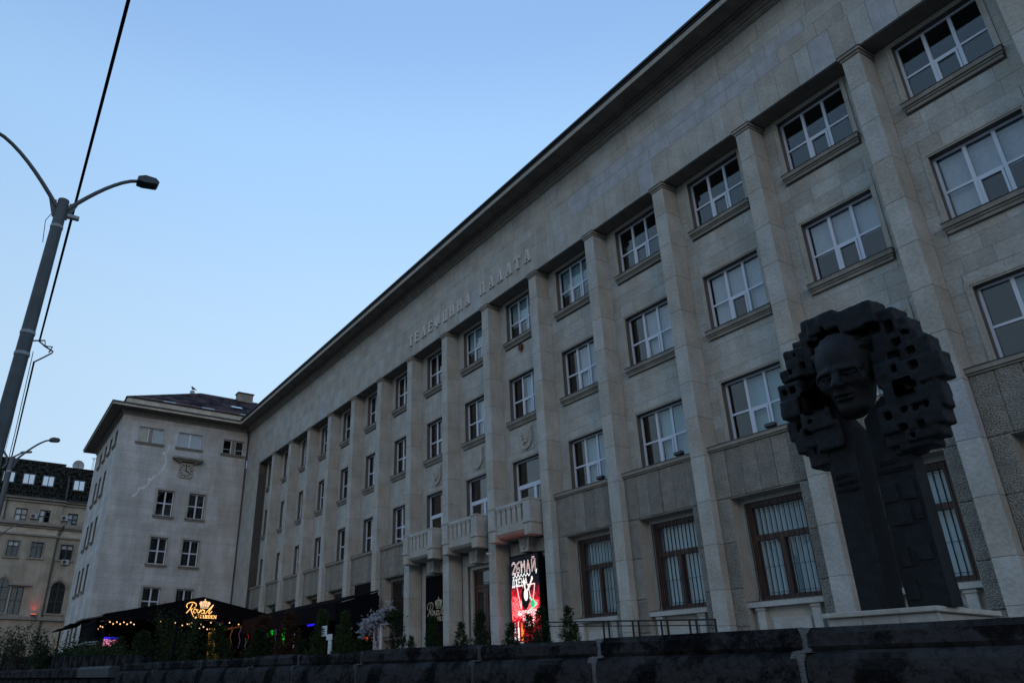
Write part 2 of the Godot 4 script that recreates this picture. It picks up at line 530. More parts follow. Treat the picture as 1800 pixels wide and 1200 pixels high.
func street_window(F: Transform3D, n: int, x0: float, core: SurfaceTool):
	# barred brown ground-floor window in a rock-faced surround
	var x1 = x0 + 3.62
	var u = x0
	for k in 6:
		var e = x0 + 3.62 * (k + 1) / 6.0
		bx(palace, "rough_slab", F, u + 0.004, e - 0.004, 5.885, 7.515, -0.5, -0.3 + 0.012 * sin(k * 2.3 + n), M.rock[(k * 3 + n + 8) % 4], 0.03)
		u = e
	var ys = [0.6, 1.9, 3.03, 4.45, 5.875]
	for k in 4:
		for s in [[x0 + 0.004, x0 + 0.5], [x0 + 3.12, x1 - 0.004]]:
			bx(palace, "rough_block", F, s[0], s[1], ys[k] + 0.005, ys[k + 1] - 0.005, -0.5, -0.3, M.rock[(k + n + 9) % 4], 0.03)
	sbox(core, F, x0, x1, 5.88, 7.5, -1.3, -0.48)
	sbox(core, F, x0, x0 + 0.48, 0.6, 5.88, -1.3, -0.48)
	sbox(core, F, x1 - 0.48, x1, 0.6, 5.88, -1.3, -0.48)
	# string course over it
	var st = mb()
	sbox(st, F, x0 + 0.002, x1 - 0.002, 7.56, 7.68, DEEP, -0.2)
	sbox(st, F, x0 + 0.002, x1 - 0.002, 7.5, 7.56, DEEP, -0.25)
	done(st, palace, "string_course", M.mould)
	bx(palace, "ledge_flashing", F, x0 + 0.002, x1 - 0.002, 7.682, 7.7, DEEP, -0.18, M.tin)
	# plain reveal
	var rv = mb()
	for p in [[x0 + 0.481, x0 + 0.503, 0.6, 5.86], [x1 - 0.503, x1 - 0.481, 0.6, 5.86], [x0 + 0.481, x1 - 0.481, 5.86, 5.878]]:
		sbox(rv, F, p[0], p[1], p[2], p[3], -0.9, -0.34)
	for p in [[x0 + 0.503, x0 + 0.68, 0.6, 5.7], [x1 - 0.69, x1 - 0.503, 0.6, 5.7], [x0 + 0.503, x1 - 0.503, 5.7, 5.86]]:
		sbox(rv, F, p[0], p[1], p[2], p[3], -1.05, -0.78)
	done(rv, palace, "window_reveal", M.slab[5])
	if n in [9]:
		return
	# frame
	var a = x0 + 0.68
	var b = x0 + 2.93
	var fr = mb()
	for p in [[a, a + 0.2, 2.66, 5.7], [b - 0.2, b, 2.66, 5.7], [a + 0.2, b - 0.2, 5.52, 5.7], [a + 0.2, b - 0.2, 2.66, 2.8], [a + 0.2, b - 0.2, 4.47, 4.65], [x0 + 1.72, x0 + 1.89, 2.8, 4.47]]:
		sbox(fr, F, p[0], p[1], p[2], p[3], -1.0, -0.86)
	var win = done(fr, palace, "street_window", M.brown)
	for p in [[a + 0.2, b - 0.2, 4.65, 5.52], [a + 0.2, x0 + 1.72, 2.8, 4.47], [x0 + 1.89, b - 0.2, 2.8, 4.47]]:
		bx(win, "pane", F, p[0], p[1], p[2], p[3], -0.935, -0.925, M.glass)
	if n <= 4:
		bx(win, "net_curtain", F, a + 0.05, b - 0.05, 2.7, 5.66, -1.14, -1.13, M.curtain)
	var gr = mb()
	for k in 13:
		var u0 = a + 0.06 + k * (b - a - 0.12) / 12.0
		tube(gr, [F * Vector3(u0, 2.6, -0.6), F * Vector3(u0, 2.76, -0.7), F * Vector3(u0, 2.9, -0.72), F * Vector3(u0, 5.66, -0.72)], 0.017, 0.017, 6)
	for v in [2.86, 3.62, 5.4, 5.55]:
		tube(gr, [F * Vector3(a, v, -0.74), F * Vector3(b, v, -0.74)], 0.008, 0.008, 5)
	done(gr, win, "grille", M.iron)
	# sill and the panelled apron below
	var sl = mb()
	sbox(sl, F, x0 + 0.504, x1 - 0.504, 2.44, 2.6, -1.0, -0.36)
	done(sl, palace, "street_sill", M.slab[4])
	bx(palace, "sill_flashing", F, x0 + 0.504, x1 - 0.504, 2.602, 2.625, -1.0, -0.345, M.tin)
	bx(palace, "apron", F, x0 + 0.504, x1 - 0.504, 0.6, 2.44, -1.0, -0.62, M.slab[3])
	bx(palace, "apron_panel", F, x0 + 1.15, x0 + 2.46, 0.9, 2.12, -0.62, -0.56, M.slab[4], 0.02)
	for s in [x0 + 0.72, x0 + 2.6]:
		bx(palace, "apron_pilaster", F, s, s + 0.28, 0.6, 2.34, -0.62, -0.46, M.slab[2], 0.012)
		bx(palace, "pilaster_cap", F, s - 0.025, s + 0.305, 2.34, 2.437, -0.62, -0.43, M.slab[2], 0.01)

func entrance_bay(F: Transform3D, n: int, x0: float, core: SurfaceTool):
	var x1 = x0 + 3.62
	pierced(core, F, x0, x1, 0.6, 6.6, -1.3, DEEP, [[x0 + 0.6, x0 + 3.02, 0.6, 5.6]])
	var rv = mb()
	for p in [[x0 + 0.3, x0 + 0.6, 0.6, 6.1], [x0 + 3.02, x0 + 3.32, 0.6, 6.1], [x0 + 0.6, x0 + 3.02, 5.6, 6.1]]:
		sbox(rv, F, p[0], p[1], p[2], p[3], DEEP, DEEP + 0.05)
	for p in [[x0 + 0.24, x0 + 0.3, 0.6, 6.16], [x0 + 3.32, x0 + 3.38, 0.6, 6.16], [x0 + 0.3, x0 + 3.32, 6.1, 6.16]]:
		sbox(rv, F, p[0], p[1], p[2], p[3], DEEP, DEEP + 0.09)
	for p in [[x0 + 0.601, x0 + 0.82, 0.6, 5.42], [x0 + 2.8, x0 + 3.019, 0.6, 5.42], [x0 + 0.601, x0 + 3.019, 5.42, 5.599]]:
		sbox(rv, F, p[0], p[1], p[2], p[3], -1.2, -0.9)
	done(rv, palace, "door_surround", M.slab[3])
	# carved console under the balcony
	var c = x0 + 1.81
	var ks = mb()
	prism(ks, F, PackedVector2Array([Vector2(c - 0.28, 5.62), Vector2(c + 0.28, 5.62), Vector2(c + 0.46, 6.58), Vector2(c - 0.46, 6.58)]), DEEP, -0.3)
	var con = done(ks, palace, "console", M.slab[3])
	var cv = mb()
	for k in 7:
		var t = k / 6.0
		ball(cv, F * Vector3(c + 0.13 * sin(k * 2.1), 5.8 + 0.6 * t, -0.29), Vector3(0.1, 0.075, 0.05), 4, 7)
	ball(cv, F * Vector3(c, 6.1, -0.3), Vector3(0.12, 0.2, 0.06), 5, 8)
	done(cv, con, "carving", M.slab[5])
	# brown double door with a glazed fanlight
	var a = x0 + 0.82
	var b = x0 + 2.8
	var st = mb()
	for p in [[a, a + 0.1, 0.6, 5.42], [b - 0.1, b, 0.6, 5.42], [a + 0.1, b - 0.1, 5.32, 5.42], [a + 0.1, b - 0.1, 4.55, 4.68]]:
		sbox(st, F, p[0], p[1], p[2], p[3], -1.12, -1.0)
	var dr = done(st, palace, "entrance_door", M.brown)
	for s in [0, 1]:
		var d0 = a + 0.1 + s * (b - a - 0.2) / 2.0 + 0.006
		var d1 = a + 0.1 + (s + 1) * (b - a - 0.2) / 2.0 - 0.006
		var lf = mb()
		pierced(lf, F, d0, d1, 0.62, 4.54, -1.1, -1.03, [[d0 + 0.16, d1 - 0.16, 1.9, 4.34]])
		sbox(lf, F, d0 + 0.16, d1 - 0.16, 0.9, 1.7, -1.03, -1.01)
		done(lf, dr, "door_leaf", M.brown)
		bx(dr, "pane", F, d0 + 0.16, d1 - 0.16, 1.9, 4.34, -1.075, -1.06, M.glass)
		var hd = mb()
		tube(hd, [F * Vector3(d1 - 0.07 if s == 0 else d0 + 0.07, 1.6, -0.98), F * Vector3(d1 - 0.07 if s == 0 else d0 + 0.07, 2.1, -0.98)], 0.018, 0.018, 6)
		done(hd, dr, "door_handle", M.gold)
	bx(dr, "pane", F, a + 0.1, b - 0.1, 4.68, 5.32, -1.075, -1.06, M.glass)
	# balcony
	var l = x0 + 0.2
	var r = x1 - 0.22
	var sl = mb()
	var pf = PackedVector2Array([Vector2(DEEP, 6.78), Vector2(0.42, 6.78), Vector2(0.42, 6.42), Vector2(0.3, 6.3), Vector2(0.1, 6.26), Vector2(DEEP, 6.26)])
	var Fs = Transform3D(Basis(Vector3(0, 0, 1), Vector3.UP, Vector3(-1, 0, 0)), Vector3(r - 0.5, 0, 0))
	prism(sl, Fs, pf, 0.0, r - l - 1.0)
	var bal = done(sl, palace, "balcony", M.slab[1])
	bx(bal, "rail", F, l + 0.5, r - 0.5, 7.52, 7.68, 0.16, 0.46, M.slab[4], 0.015)
	for k in 5:
		var u = l + 0.56 + k * 0.4
		bx(bal, "baluster", F, u, u + 0.27, 6.78, 7.44, 0.2, 0.42, M.slab[[0, 3, 4, 1, 0][k]], 0.012)
		bx(bal, "baluster_cap", F, u - 0.03, u + 0.3, 7.44, 7.52, 0.18, 0.44, M.slab[0], 0.008)
	for s in [l, r - 0.5]:
		bx(bal, "pier", F, s, s + 0.5, 6.86, 7.6, DEEP, 0.52, M.slab[4], 0.012)
		bx(bal, "pier_cap", F, s - 0.02, s + 0.52, 7.6, 7.69, DEEP, 0.54, M.slab[1], 0.012)
		bx(bal, "pier_base", F, s - 0.025, s + 0.525, 6.62, 6.86, DEEP, 0.545, M.slab[0], 0.03)
		bx(bal, "pier_foot", F, s + 0.01, s + 0.49, 6.12, 6.62, -0.3, 0.5, M.slab[3], 0.02)

func letter_shapes(ch: String) -> Array:
	# each piece an outline in a box 0.56 wide and 0.7 high
	var R = func(a, b, c, d): return PackedVector2Array([Vector2(a, c), Vector2(b, c), Vector2(b, d), Vector2(a, d)])
	var S = func(a, b, w): return PackedVector2Array([Vector2(a, 0.04), Vector2(a + w, 0.04), Vector2(b + w, 0.66), Vector2(b, 0.66)])
	match ch:
		"T": return [R.call(0.2, 0.34, 0.0, 0.62), R.call(0.02, 0.52, 0.62, 0.7), R.call(0.02, 0.1, 0.52, 0.62), R.call(0.44, 0.52, 0.52, 0.62), R.call(0.13, 0.2, 0.0, 0.06), R.call(0.34, 0.41, 0.0, 0.06)]
		"E": return [R.call(0.06, 0.2, 0.0, 0.7), R.call(0.2, 0.5, 0.0, 0.09), R.call(0.2, 0.42, 0.31, 0.39), R.call(0.2, 0.48, 0.62, 0.7), R.call(0.42, 0.5, 0.09, 0.18), R.call(0.4, 0.48, 0.53, 0.62)]
		"L": return [S.call(0.06, 0.2, 0.06), S.call(0.34, 0.25, 0.15), R.call(0.0, 0.2, 0.0, 0.05), R.call(0.28, 0.54, 0.0, 0.05), R.call(0.2, 0.4, 0.655, 0.7)]
		"A": return [S.call(0.06, 0.2, 0.06), S.call(0.34, 0.25, 0.15), R.call(0.0, 0.2, 0.0, 0.05), R.call(0.28, 0.54, 0.0, 0.05), R.call(0.17, 0.34, 0.2, 0.27), R.call(0.2, 0.4, 0.655, 0.7)]
		"H": return [R.call(0.06, 0.2, 0.0, 0.7), R.call(0.36, 0.5, 0.0, 0.7), R.call(0.2, 0.36, 0.32, 0.4), R.call(0.01, 0.06, 0.0, 0.05), R.call(0.5, 0.55, 0.0, 0.05), R.call(0.01, 0.06, 0.65, 0.7), R.call(0.5, 0.55, 0.65, 0.7)]
		"P": return [R.call(0.06, 0.2, 0.0, 0.7), R.call(0.36, 0.5, 0.0, 0.7), R.call(0.2, 0.36, 0.62, 0.7), R.call(0.01, 0.06, 0.0, 0.05), R.call(0.5, 0.55, 0.0, 0.05)]
		"O": return [R.call(0.06, 0.19, 0.0, 0.7), R.call(0.37, 0.5, 0.0, 0.7), R.call(0.19, 0.37, 0.62, 0.7), R.call(0.19, 0.37, 0.0, 0.08)]
		_: return [R.call(0.0, 0.13, 0.14, 0.7), R.call(0.43, 0.56, 0.14, 0.7), R.call(0.215, 0.345, 0.0, 0.7), R.call(0.13, 0.215, 0.14, 0.22), R.call(0.345, 0.43, 0.14, 0.22), R.call(0.16, 0.215, 0.0, 0.05), R.call(0.345, 0.4, 0.0, 0.05)]

func build_palace():
	palace = thing("office_building", "long stone front with square pillars, white windows and raised letters on a tall frieze", "building", Vector3(-29, 0.6, -8))
	var F = frame(Vector3.ZERO, Vector3.RIGHT, Vector3.BACK)
	var core = mb()
	var far = mb()
	# body behind the facing, floors of the rooms and the dark rear wall of the rooms
	sbox(core, F, -63.0, 8.4, 18.81, 23.5, -2.3, -0.03)
	sbox(core, F, -63.0, -58.8, 0.6, 18.81, -2.3, -0.03)
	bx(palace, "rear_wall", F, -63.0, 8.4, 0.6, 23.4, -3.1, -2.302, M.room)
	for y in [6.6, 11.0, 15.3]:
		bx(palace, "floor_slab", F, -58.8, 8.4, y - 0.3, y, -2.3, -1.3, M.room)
	# pillars
	var joints = [0.6, 1.95, 3.03, 4.45, 5.87, 7.42, 8.82, 10.16, 11.58, 13.03, 14.5, 15.97, 17.39, 18.56]
	for i in range(-2, 14):
		var c1 = -4.2 * i
		var c0 = c1 - 0.58
		sbox(core, F, c0 + 0.014, c1 - 0.014, 0.6, 18.79, -1.1, -0.014)
		for k in joints.size() - 1:
			var clean = i == 0 and k == 4
			var m = M.bluish if clean else M.slab[[0, 4, 1, 3, 0, 2, 4][(k * 5 + i * 3 + 70) % 7]]
			bx(palace, "pillar_block", F, c0, c1, joints[k] + 0.004, joints[k + 1] - 0.004, -0.8, 0.0, m, 0.008)
		var cap = mb()
		sbox(cap, F, c0 - 0.03, c1 + 0.03, 18.565, 18.66, -0.8, 0.035)
		sbox(cap, F, c0 - 0.075, c1 + 0.075, 18.66, 18.765, -0.8, 0.08)
		done(cap, palace, "pillar_cap", M.mould)
		bx(palace, "cap_flashing", F, c0 - 0.09, c1 + 0.09, 18.767, 18.79, -0.8, 0.1, M.tin)
	# bays
	for n in range(-1, 15):
		var x0 = -4.2 * n
		bay_wall(F, n, x0, core, far)
		main_windows(F, n, x0)
		if n >= 5 and n <= 7:
			entrance_bay(F, n, x0, core)
		else:
			street_window(F, n, x0, core)
	done(core, palace, "wall_core", M.joint)
	done(far, palace, "far_wall_blocks", M.slab[0], true)
	# end pier facing
	var y = 0.6
	while y < 18.7:
		var t = minf(y + 1.43, 18.79)
		bx(palace, "end_pier_block", F, -62.95, -60.9, y + 0.004, t - 0.004, -0.1, 0.0, M.slab[[0, 4, 3, 0, 1][int(y * 3) % 5]])
		bx(palace, "end_pier_block", F, -60.89, -58.8, y + 0.004, t - 0.004, -0.8, 0.0, M.slab[[4, 0, 1, 3, 0][int(y * 3) % 5]])
		y = t
	# frieze of large slabs
	var rows = [[18.8, 20.2, 0.68], [20.2, 20.83, 1.2], [20.83, 21.4, 1.5], [21.4, 21.92, 1.25], [21.92, 22.74, 0.92]]
	for k in 5:
		var u = 8.4
		while u > -62.9:
			var w = rows[k][2] * rng.randf_range(0.7, 1.3)
			if u < -34.0:
				w *= 2.0
			var e = maxf(u - w, -62.95)
			if e + 62.95 < 0.5:
				e = -62.95
			var m = tone()
			# a run of cleaner, greyer stone along the middle rows
			if (k == 2 or k == 1) and u < -1.3 and u > -13.0:
				m = M.bluish
			if k == 0 and rng.randf() < 0.08:
				m = M.bluish
			bx(palace, "frieze_slab", F, e + 0.006, u - 0.006, rows[k][0] + 0.005, rows[k][1] - 0.005, -0.1, rng.randf_range(-0.003, 0.003), m)
			u = e
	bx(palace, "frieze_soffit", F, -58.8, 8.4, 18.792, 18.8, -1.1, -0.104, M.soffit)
	# raised inscription
	var word = ["T", "E", "L", "E", "F", "O", "H", "H", "A", "P", "A", "L", "A", "T", "A"]
	var at = [-29.75, -28.98, -28.1, -27.27, -26.48, -25.56, -24.78, -23.97, -23.12, -21.64, -20.75, -19.96, -19.15, -18.4, -17.56]
	for k in word.size():
		var st = mb()
		for p in letter_shapes(word[k]):
			prism(st, frame(Vector3(at[k], 19.54, 0), Vector3.RIGHT, Vector3.BACK), p, 0.0, 0.085)
		done(st, palace, "letter", M.letter)
	# cornice: stepped moulding, wide eaves, pale edge boards and a black gutter
	var Fx = Transform3D(Basis(Vector3(0, 0, 1), Vector3.UP, Vector3(-1, 0, 0)), Vector3(8.4, 0, 0))
	var mo = mb()
	prism(mo, Fx, PackedVector2Array([Vector2(-0.1, 22.74), Vector2(0.05, 22.74), Vector2(0.06, 22.79), Vector2(0.1, 22.8), Vector2(0.12, 22.9), Vector2(0.2, 22.92), Vector2(0.22, 23.02), Vector2(0.33, 23.05), Vector2(0.38, 23.2), Vector2(-0.1, 23.2)]), 0.0, 71.4)
	done(mo, palace, "cornice_moulding", M.mould)
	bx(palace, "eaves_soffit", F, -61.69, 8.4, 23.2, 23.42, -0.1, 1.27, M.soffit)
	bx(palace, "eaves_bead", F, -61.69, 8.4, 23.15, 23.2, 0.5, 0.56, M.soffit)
	var u = 8.4
	while u > -61.6:
		var e = maxf(u - 2.35, -61.69)
		bx(palace, "edge_board", F, e + 0.006, u - 0.006, 23.17, 23.41, 1.271, 1.32, M.slab[[1, 3, 5, 1][int(absf(u) * 2) % 4]])
		u = e
	bx(palace, "gutter", F, -61.69, 8.4, 23.43, 23.47, 1.2, 1.38, M.tin)
	bx(palace, "gutter_lip", F, -61.69, 8.4, 23.51, 23.64, 1.3, 1.46, M.tin, 0.02)
	var rf = mb()
	hexa(rf, F, [Vector3(-61.69, 23.42, -2.3), Vector3(-61.69, 23.42, 1.25), Vector3(8.4, 23.42, 1.25), Vector3(8.4, 23.42, -2.3), Vector3(-61.69, 25.9, -8.0), Vector3(-61.69, 23.6, 1.3), Vector3(8.4, 23.6, 1.3), Vector3(8.4, 25.9, -8.0)])
	done(rf, palace, "roof", M.roof)
	# shields with carved beasts between the storeys over the balconies
	for n in [5, 6, 7]:
		var x0 = -4.2 * n
		var sh = mb()
		var c = x0 + 1.81
		sbox(sh, F, c - 0.52, c + 0.52, 10.36, 11.52, DEEP - 0.02, DEEP + 0.03)
		prism(sh, F, PackedVector2Array([Vector2(c - 0.46, 11.46), Vector2(c - 0.46, 10.75), Vector2(c - 0.3, 10.5), Vector2(c, 10.4), Vector2(c + 0.3, 10.5), Vector2(c + 0.46, 10.75), Vector2(c + 0.46, 11.46)]), DEEP + 0.03, DEEP + 0.12)
		var shield = done(sh, palace, "shield", M.slab[1])
		var be = mb()
		var zf = DEEP + 0.13
		if n != 6:
			tube(be, [F * Vector3(c - 0.12, 11.28, zf), F * Vector3(c - 0.02, 11.1, zf), F * Vector3(c + 0.1, 10.9, zf), F * Vector3(c + 0.06, 10.72, zf)], 0.09, 0.12, 7)
			ball(be, F * Vector3(c - 0.17, 11.3, zf), Vector3(0.11, 0.1, 0.06), 5, 8)
			for p in [[-0.02, 11.12, -0.3, 11.1], [0.04, 11.0, -0.26, 10.92], [0.06, 10.74, -0.16, 10.62], [0.1, 10.76, 0.1, 10.54]]:
				tube(be, [F * Vector3(c + p[0], p[1], zf), F * Vector3(c + (p[0] + p[2]) / 2, (p[1] + p[3]) / 2 + 0.04, zf), F * Vector3(c + p[2], p[3], zf)], 0.05, 0.03, 6)
			tube(be, [F * Vector3(c + 0.12, 10.75, zf), F * Vector3(c + 0.3, 10.85, zf), F * Vector3(c + 0.27, 11.1, zf), F * Vector3(c + 0.33, 11.25, zf)], 0.035, 0.02, 6)
		else:
			for k in 5:
				tube(be, [F * Vector3(c - 0.24 + k * 0.12, 10.62, zf - 0.02), F * Vector3(c - 0.24 + k * 0.12, 11.3, zf - 0.02)], 0.035, 0.03, 6)
		done(be, shield, "carved_beast" if n != 6 else "carved_rib", M.slab[5])

# ---------------------------------------------------------------- the wing with the clock
func plain_window(parent, F: Transform3D, u0, u1, v0, v1, deep: float, cross: bool):
	var st = mb()
	var d = -deep
	for p in [[u0, u0 + 0.09, v0, v1], [u1 - 0.09, u1, v0, v1], [u0 + 0.09, u1 - 0.09, v1 - 0.09, v1], [u0 + 0.09, u1 - 0.09, v0, v0 + 0.09]]:
		sbox(st, F, p[0], p[1], p[2], p[3], d - 0.08, d)
	var m = (u0 + u1) / 2.0
	var h = (v0 + v1) / 2.0
	if cross:
		sbox(st, F, m - 0.065, m + 0.065, v0 + 0.09, v1 - 0.09, d - 0.07, d + 0.01)
		sbox(st, F, u0 + 0.09, m - 0.065, h - 0.05, h + 0.05, d - 0.07, d)
		sbox(st, F, m + 0.065, u1 - 0.09, h - 0.05, h + 0.05, d - 0.07, d)
	var w = done(st, parent, "window", M.pvc)
	if cross:
		for p in [[u0 + 0.09, m - 0.065, v0 + 0.09, h - 0.05], [m + 0.065, u1 - 0.09, v0 + 0.09, h - 0.05], [u0 + 0.09, m - 0.065, h + 0.05, v1 - 0.09], [m + 0.065, u1 - 0.09, h + 0.05, v1 - 0.09]]:
			bx(w, "pane", F, p[0], p[1], p[2], p[3], d - 0.05, d - 0.04, M.glass)
	else:
		bx(w, "pane", F, u0 + 0.09, u1 - 0.09, v0 + 0.09, v1 - 0.09, d - 0.05, d - 0.04, M.glass)
	return w

func trim(parent, F: Transform3D, u0, u1, v0, v1, surround: bool):
	var st = mb()
	if surround:
		for p in [[u0 - 0.2, u0, v0, v1 + 0.18], [u1, u1 + 0.2, v0, v1 + 0.18], [u0, u1, v1, v1 + 0.18]]:
			sbox(st, F, p[0], p[1], p[2], p[3], -0.05, 0.03)
		done(st, parent, "window_surround", M.slab[1])
	var s = mb()
	sbox(s, F, u0 - 0.2, u1 + 0.2, v0 - 0.1, v0 - 0.01, -0.3, 0.16)
	sbox(s, F, u0 - 0.16, u1 + 0.16, v0 - 0.24, v0 - 0.1, -0.1, 0.09)
	done(s, parent, "window_sill", M.sill)

func courses(w, F: Transform3D, u0: float, u1: float, v0: float, v1: float, n: float, holes: Array):
	# the face laid in long courses half a metre high, split at the openings
	var v = v0
	var k = 0
	var edges = []
	for h in holes:
		edges.append(h[2])
		edges.append(h[3])
	while v < v1 - 0.05:
		var t = minf(v + 0.53, v1)
		for e in edges:
			if e > v + 0.02 and e < t + 0.12:
				t = e
		# pieces of this course between the openings it meets
		var cut = []
		for h in holes:
			var q = [h[0], h[1], h[2], h[3]]
			if q[2] < t - 0.05 and q[3] > v + 0.05:
				cut.append(q)
		cut.sort_custom(func(p, r): return p[0] < r[0])
		var u = u0
		for q in cut + [[u1, u1]]:
			if q[0] > u + 0.02:
				bx(w, "stone_course", F, u, q[0], v, t - 0.007, n - 0.018, n + 0.0015 * sin(k * 2.3), M.course[(k * 7 + int(u * 3) + 90) % 4])
			u = q[1]
		v = t
		k += 1

func build_wing():
	var w = thing("clock_wing", "end wing with a square wall clock, a long white mended crack and a hipped roof", "building", Vector3(-71, 0.6, 6))
	var F = frame(Vector3(-63, 0, 0), Vector3(0, 0, -1), Vector3.RIGHT)   # u runs towards the main front, so u = -z
	var tops = [[-10.46, -8.2], [-6.82, -4.58], [-2.5, -0.42]]
	var cols = [[-7.93, -6.42], [-5.07, -3.57]]
	var rows = [[1.0, 3.3], [5.4, 7.68], [9.63, 11.95], [13.87, 16.17]]
	var holes = []
	for t in tops:
		holes.append([t[0], t[1], 20.37, 21.82])
	for c in cols:
		for r in rows:
			holes.append([c[0], c[1], r[0], r[1]])
	var st = mb()
	pierced(st, F, -11.98, 0.0, 0.6, 23.4, -0.5, -0.018, holes)
	done(st, w, "street_face", M.joint)
	courses(w, F, -12.0, 0.0, 0.6, 22.74, 0.0, holes)
	for k in 3:
		var t = tops[k]
		trim(w, F, t[0], t[1], 20.37, 21.82, false)
		var m = (t[0] + t[1]) / 2.0
		if k == 1:
			var a = plain_window(w, F, t[0], m, 20.37, 21.82, 0.16, false)
			var b = plain_window(w, F, m, t[1], 20.37, 21.82, 0.16, false)
			bx(a, "roller_blind", F, t[0] + 0.05, m - 0.05, 20.42, 21.78, -0.27, -0.26, M.blind)
			bx(b, "roller_blind", F, m + 0.05, t[1] - 0.05, 20.42, 21.78, -0.27, -0.26, M.blind)
		else:
			bx(w, "window_post", F, m - 0.17, m + 0.17, 20.37, 21.82, -0.4, -0.08, M.mould)
			var a = plain_window(w, F, t[0], m - 0.17, 20.37, 21.82, 0.16, false)
			var b = plain_window(w, F, m + 0.17, t[1], 20.37, 21.82, 0.16, false)
			if k == 0:
				bx(a, "roller_blind", F, t[0] + 0.05, m - 0.22, 20.42, 21.78, -0.27, -0.26, M.cream)
				bx(b, "roller_blind", F, m + 0.22, t[1] - 0.05, 20.42, 21.78, -0.27, -0.26, M.blind)
			else:
				for q in [a, b]:
					var c0 = t[0] if q == a else m + 0.17
					bx(q, "glazing_bar", F, c0 + 0.09, c0 + 0.8, 20.86, 20.9, -0.2, -0.165, M.pvc)
	for c in cols:
		for r in rows:
			trim(w, F, c[0], c[1], r[0], r[1], true)
			plain_window(w, F, c[0], c[1], r[0], r[1], 0.22, true)
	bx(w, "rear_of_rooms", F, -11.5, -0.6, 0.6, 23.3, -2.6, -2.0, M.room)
	# the clock under its little stone hood
	var ck = mb()
	sbox(ck, F, -6.39, -5.08, 17.6, 18.95, 0.0, 0.1)
	sbox(ck, F, -6.24, -5.23, 17.49, 17.6, 0.0, 0.1)
	var clock = done(ck, w, "wall_clock", M.slab[5])
	for k in 12:
		var a = TAU * k / 12.0
		var p = Vector3(-5.735 + 0.5 * sin(a), 18.2 + 0.52 * cos(a), 0.11)
		put(clock, "hour_mark", plain_mesh(Vector3(0.06, 0.17 if k % 3 else 0.2, 0.03)), M.black, F * Transform3D(Basis(Vector3(0, 0, 1), -a), p))
	for h in [[PI * 2 / 3.0, 0.42, 0.075], [0.02, 0.5, 0.055]]:
		put(clock, "clock_hand", plain_mesh(Vector3(h[2], h[1], 0.02)), M.black, F * Transform3D(Basis(Vector3(0, 0, 1), -h[0]), Vector3(-5.735, 18.2, 0.13) + Vector3(sin(h[0]), cos(h[0]), 0) * (h[1] / 2 - 0.08)))
	var hd = mb()
	sbox(hd, F, -7.1, -4.29, 19.16, 19.33, 0.0, 0.62)
	sbox(hd, F, -6.85, -4.5, 19.02, 19.16, 0.0, 0.45)
	sbox(hd, F, -6.62, -6.3, 18.9, 19.02, 0.0, 0.36)
	sbox(hd, F, -5.15, -4.83, 18.9, 19.02, 0.0, 0.36)
	done(hd, w, "clock_hood", M.sill)
	# pale filler smeared along a crack
	var path = [[-7.54, 20.28], [-7.55, 20.05], [-7.7, 19.75], [-8.0, 19.56], [-7.72, 19.4], [-7.62, 18.9], [-7.62, 18.5], [-7.8, 18.0], [-8.15, 17.5], [-8.5, 17.2], [-8.62, 16.98], [-8.85, 17.0], [-8.8, 16.75], [-8.95, 16.4], [-9.3, 16.12], [-9.6, 16.05], [-9.65, 15.75], [-9.8, 15.5], [-10.1, 15.3]]
	var cr = mb()
	for k in path.size() - 1:
		for j in 4:
			var t = j / 4.0
			var p = Vector2(path[k][0], path[k][1]).lerp(Vector2(path[k + 1][0], path[k + 1][1]), t)
			ball(cr, F * Vector3(p.x + rng.randf_range(-0.04, 0.04), p.y + rng.randf_range(-0.04, 0.04), 0.0), Vector3(0.015, 0.05 + rng.randf() * 0.13, 0.04 + rng.randf() * 0.1), 4, 7)
	done(cr, w, "mended_crack", M.patch)
	# side that faces the street
	var G = frame(Vector3(-79.5, 0, 12), Vector3.RIGHT, Vector3.BACK)
	var side_holes = []
	for c in [13.0, 9.9, 6.85, 3.75]:
		side_holes.append([c, c + 1.5, 20.4, 21.85])
	for c in [9.6, 6.6, 3.9]:
		for r in [[16.4, 18.7], [12.0, 14.3], [7.65, 10.0], [1.2, 4.6]]:
			side_holes.append([c, c + 1.5, r[0], r[1]])
	var sd = mb()
	pierced(sd, G, 0.0, 15.999, 0.6, 23.4, -0.6, -0.018, side_holes)
	done(sd, w, "side_face", M.joint)
	courses(w, G, 0.0, 16.498, 0.6, 22.74, 0.0, side_holes)
	for h in side_holes:
		trim(w, G, h[0], h[1], h[2], h[3], false)
		plain_window(w, G, h[0], h[1], h[2], h[3], 0.3, true)
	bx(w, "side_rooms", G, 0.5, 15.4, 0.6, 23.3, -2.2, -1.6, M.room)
	bx(w, "end_face", G, 0.0, 0.6, 0.6, 23.4, -20.0, -0.601, M.slab[1])
	# eaves
	var e = 0.004
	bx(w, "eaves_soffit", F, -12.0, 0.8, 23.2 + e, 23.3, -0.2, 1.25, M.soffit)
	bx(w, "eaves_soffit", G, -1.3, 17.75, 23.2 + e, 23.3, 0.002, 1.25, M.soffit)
	bx(w, "edge_board", F, -12.0, -1.33, 23.17, 23.36, 1.251, 1.3, M.cream)
	bx(w, "edge_board", G, -1.3, 17.8, 23.17, 23.36, 1.251, 1.3, M.slab[5])
	bx(w, "edge_board", F, -13.3, -12.0, 23.17, 23.36, 1.251, 1.302, M.cream)
	bx(w, "gutter", F, -13.36, -1.4, 23.37, 23.5, 1.22, 1.37, M.tin)
	bx(w, "gutter", G, -1.35, 17.86, 23.372, 23.5, 1.22, 1.37, M.tin)
	var mo = mb()
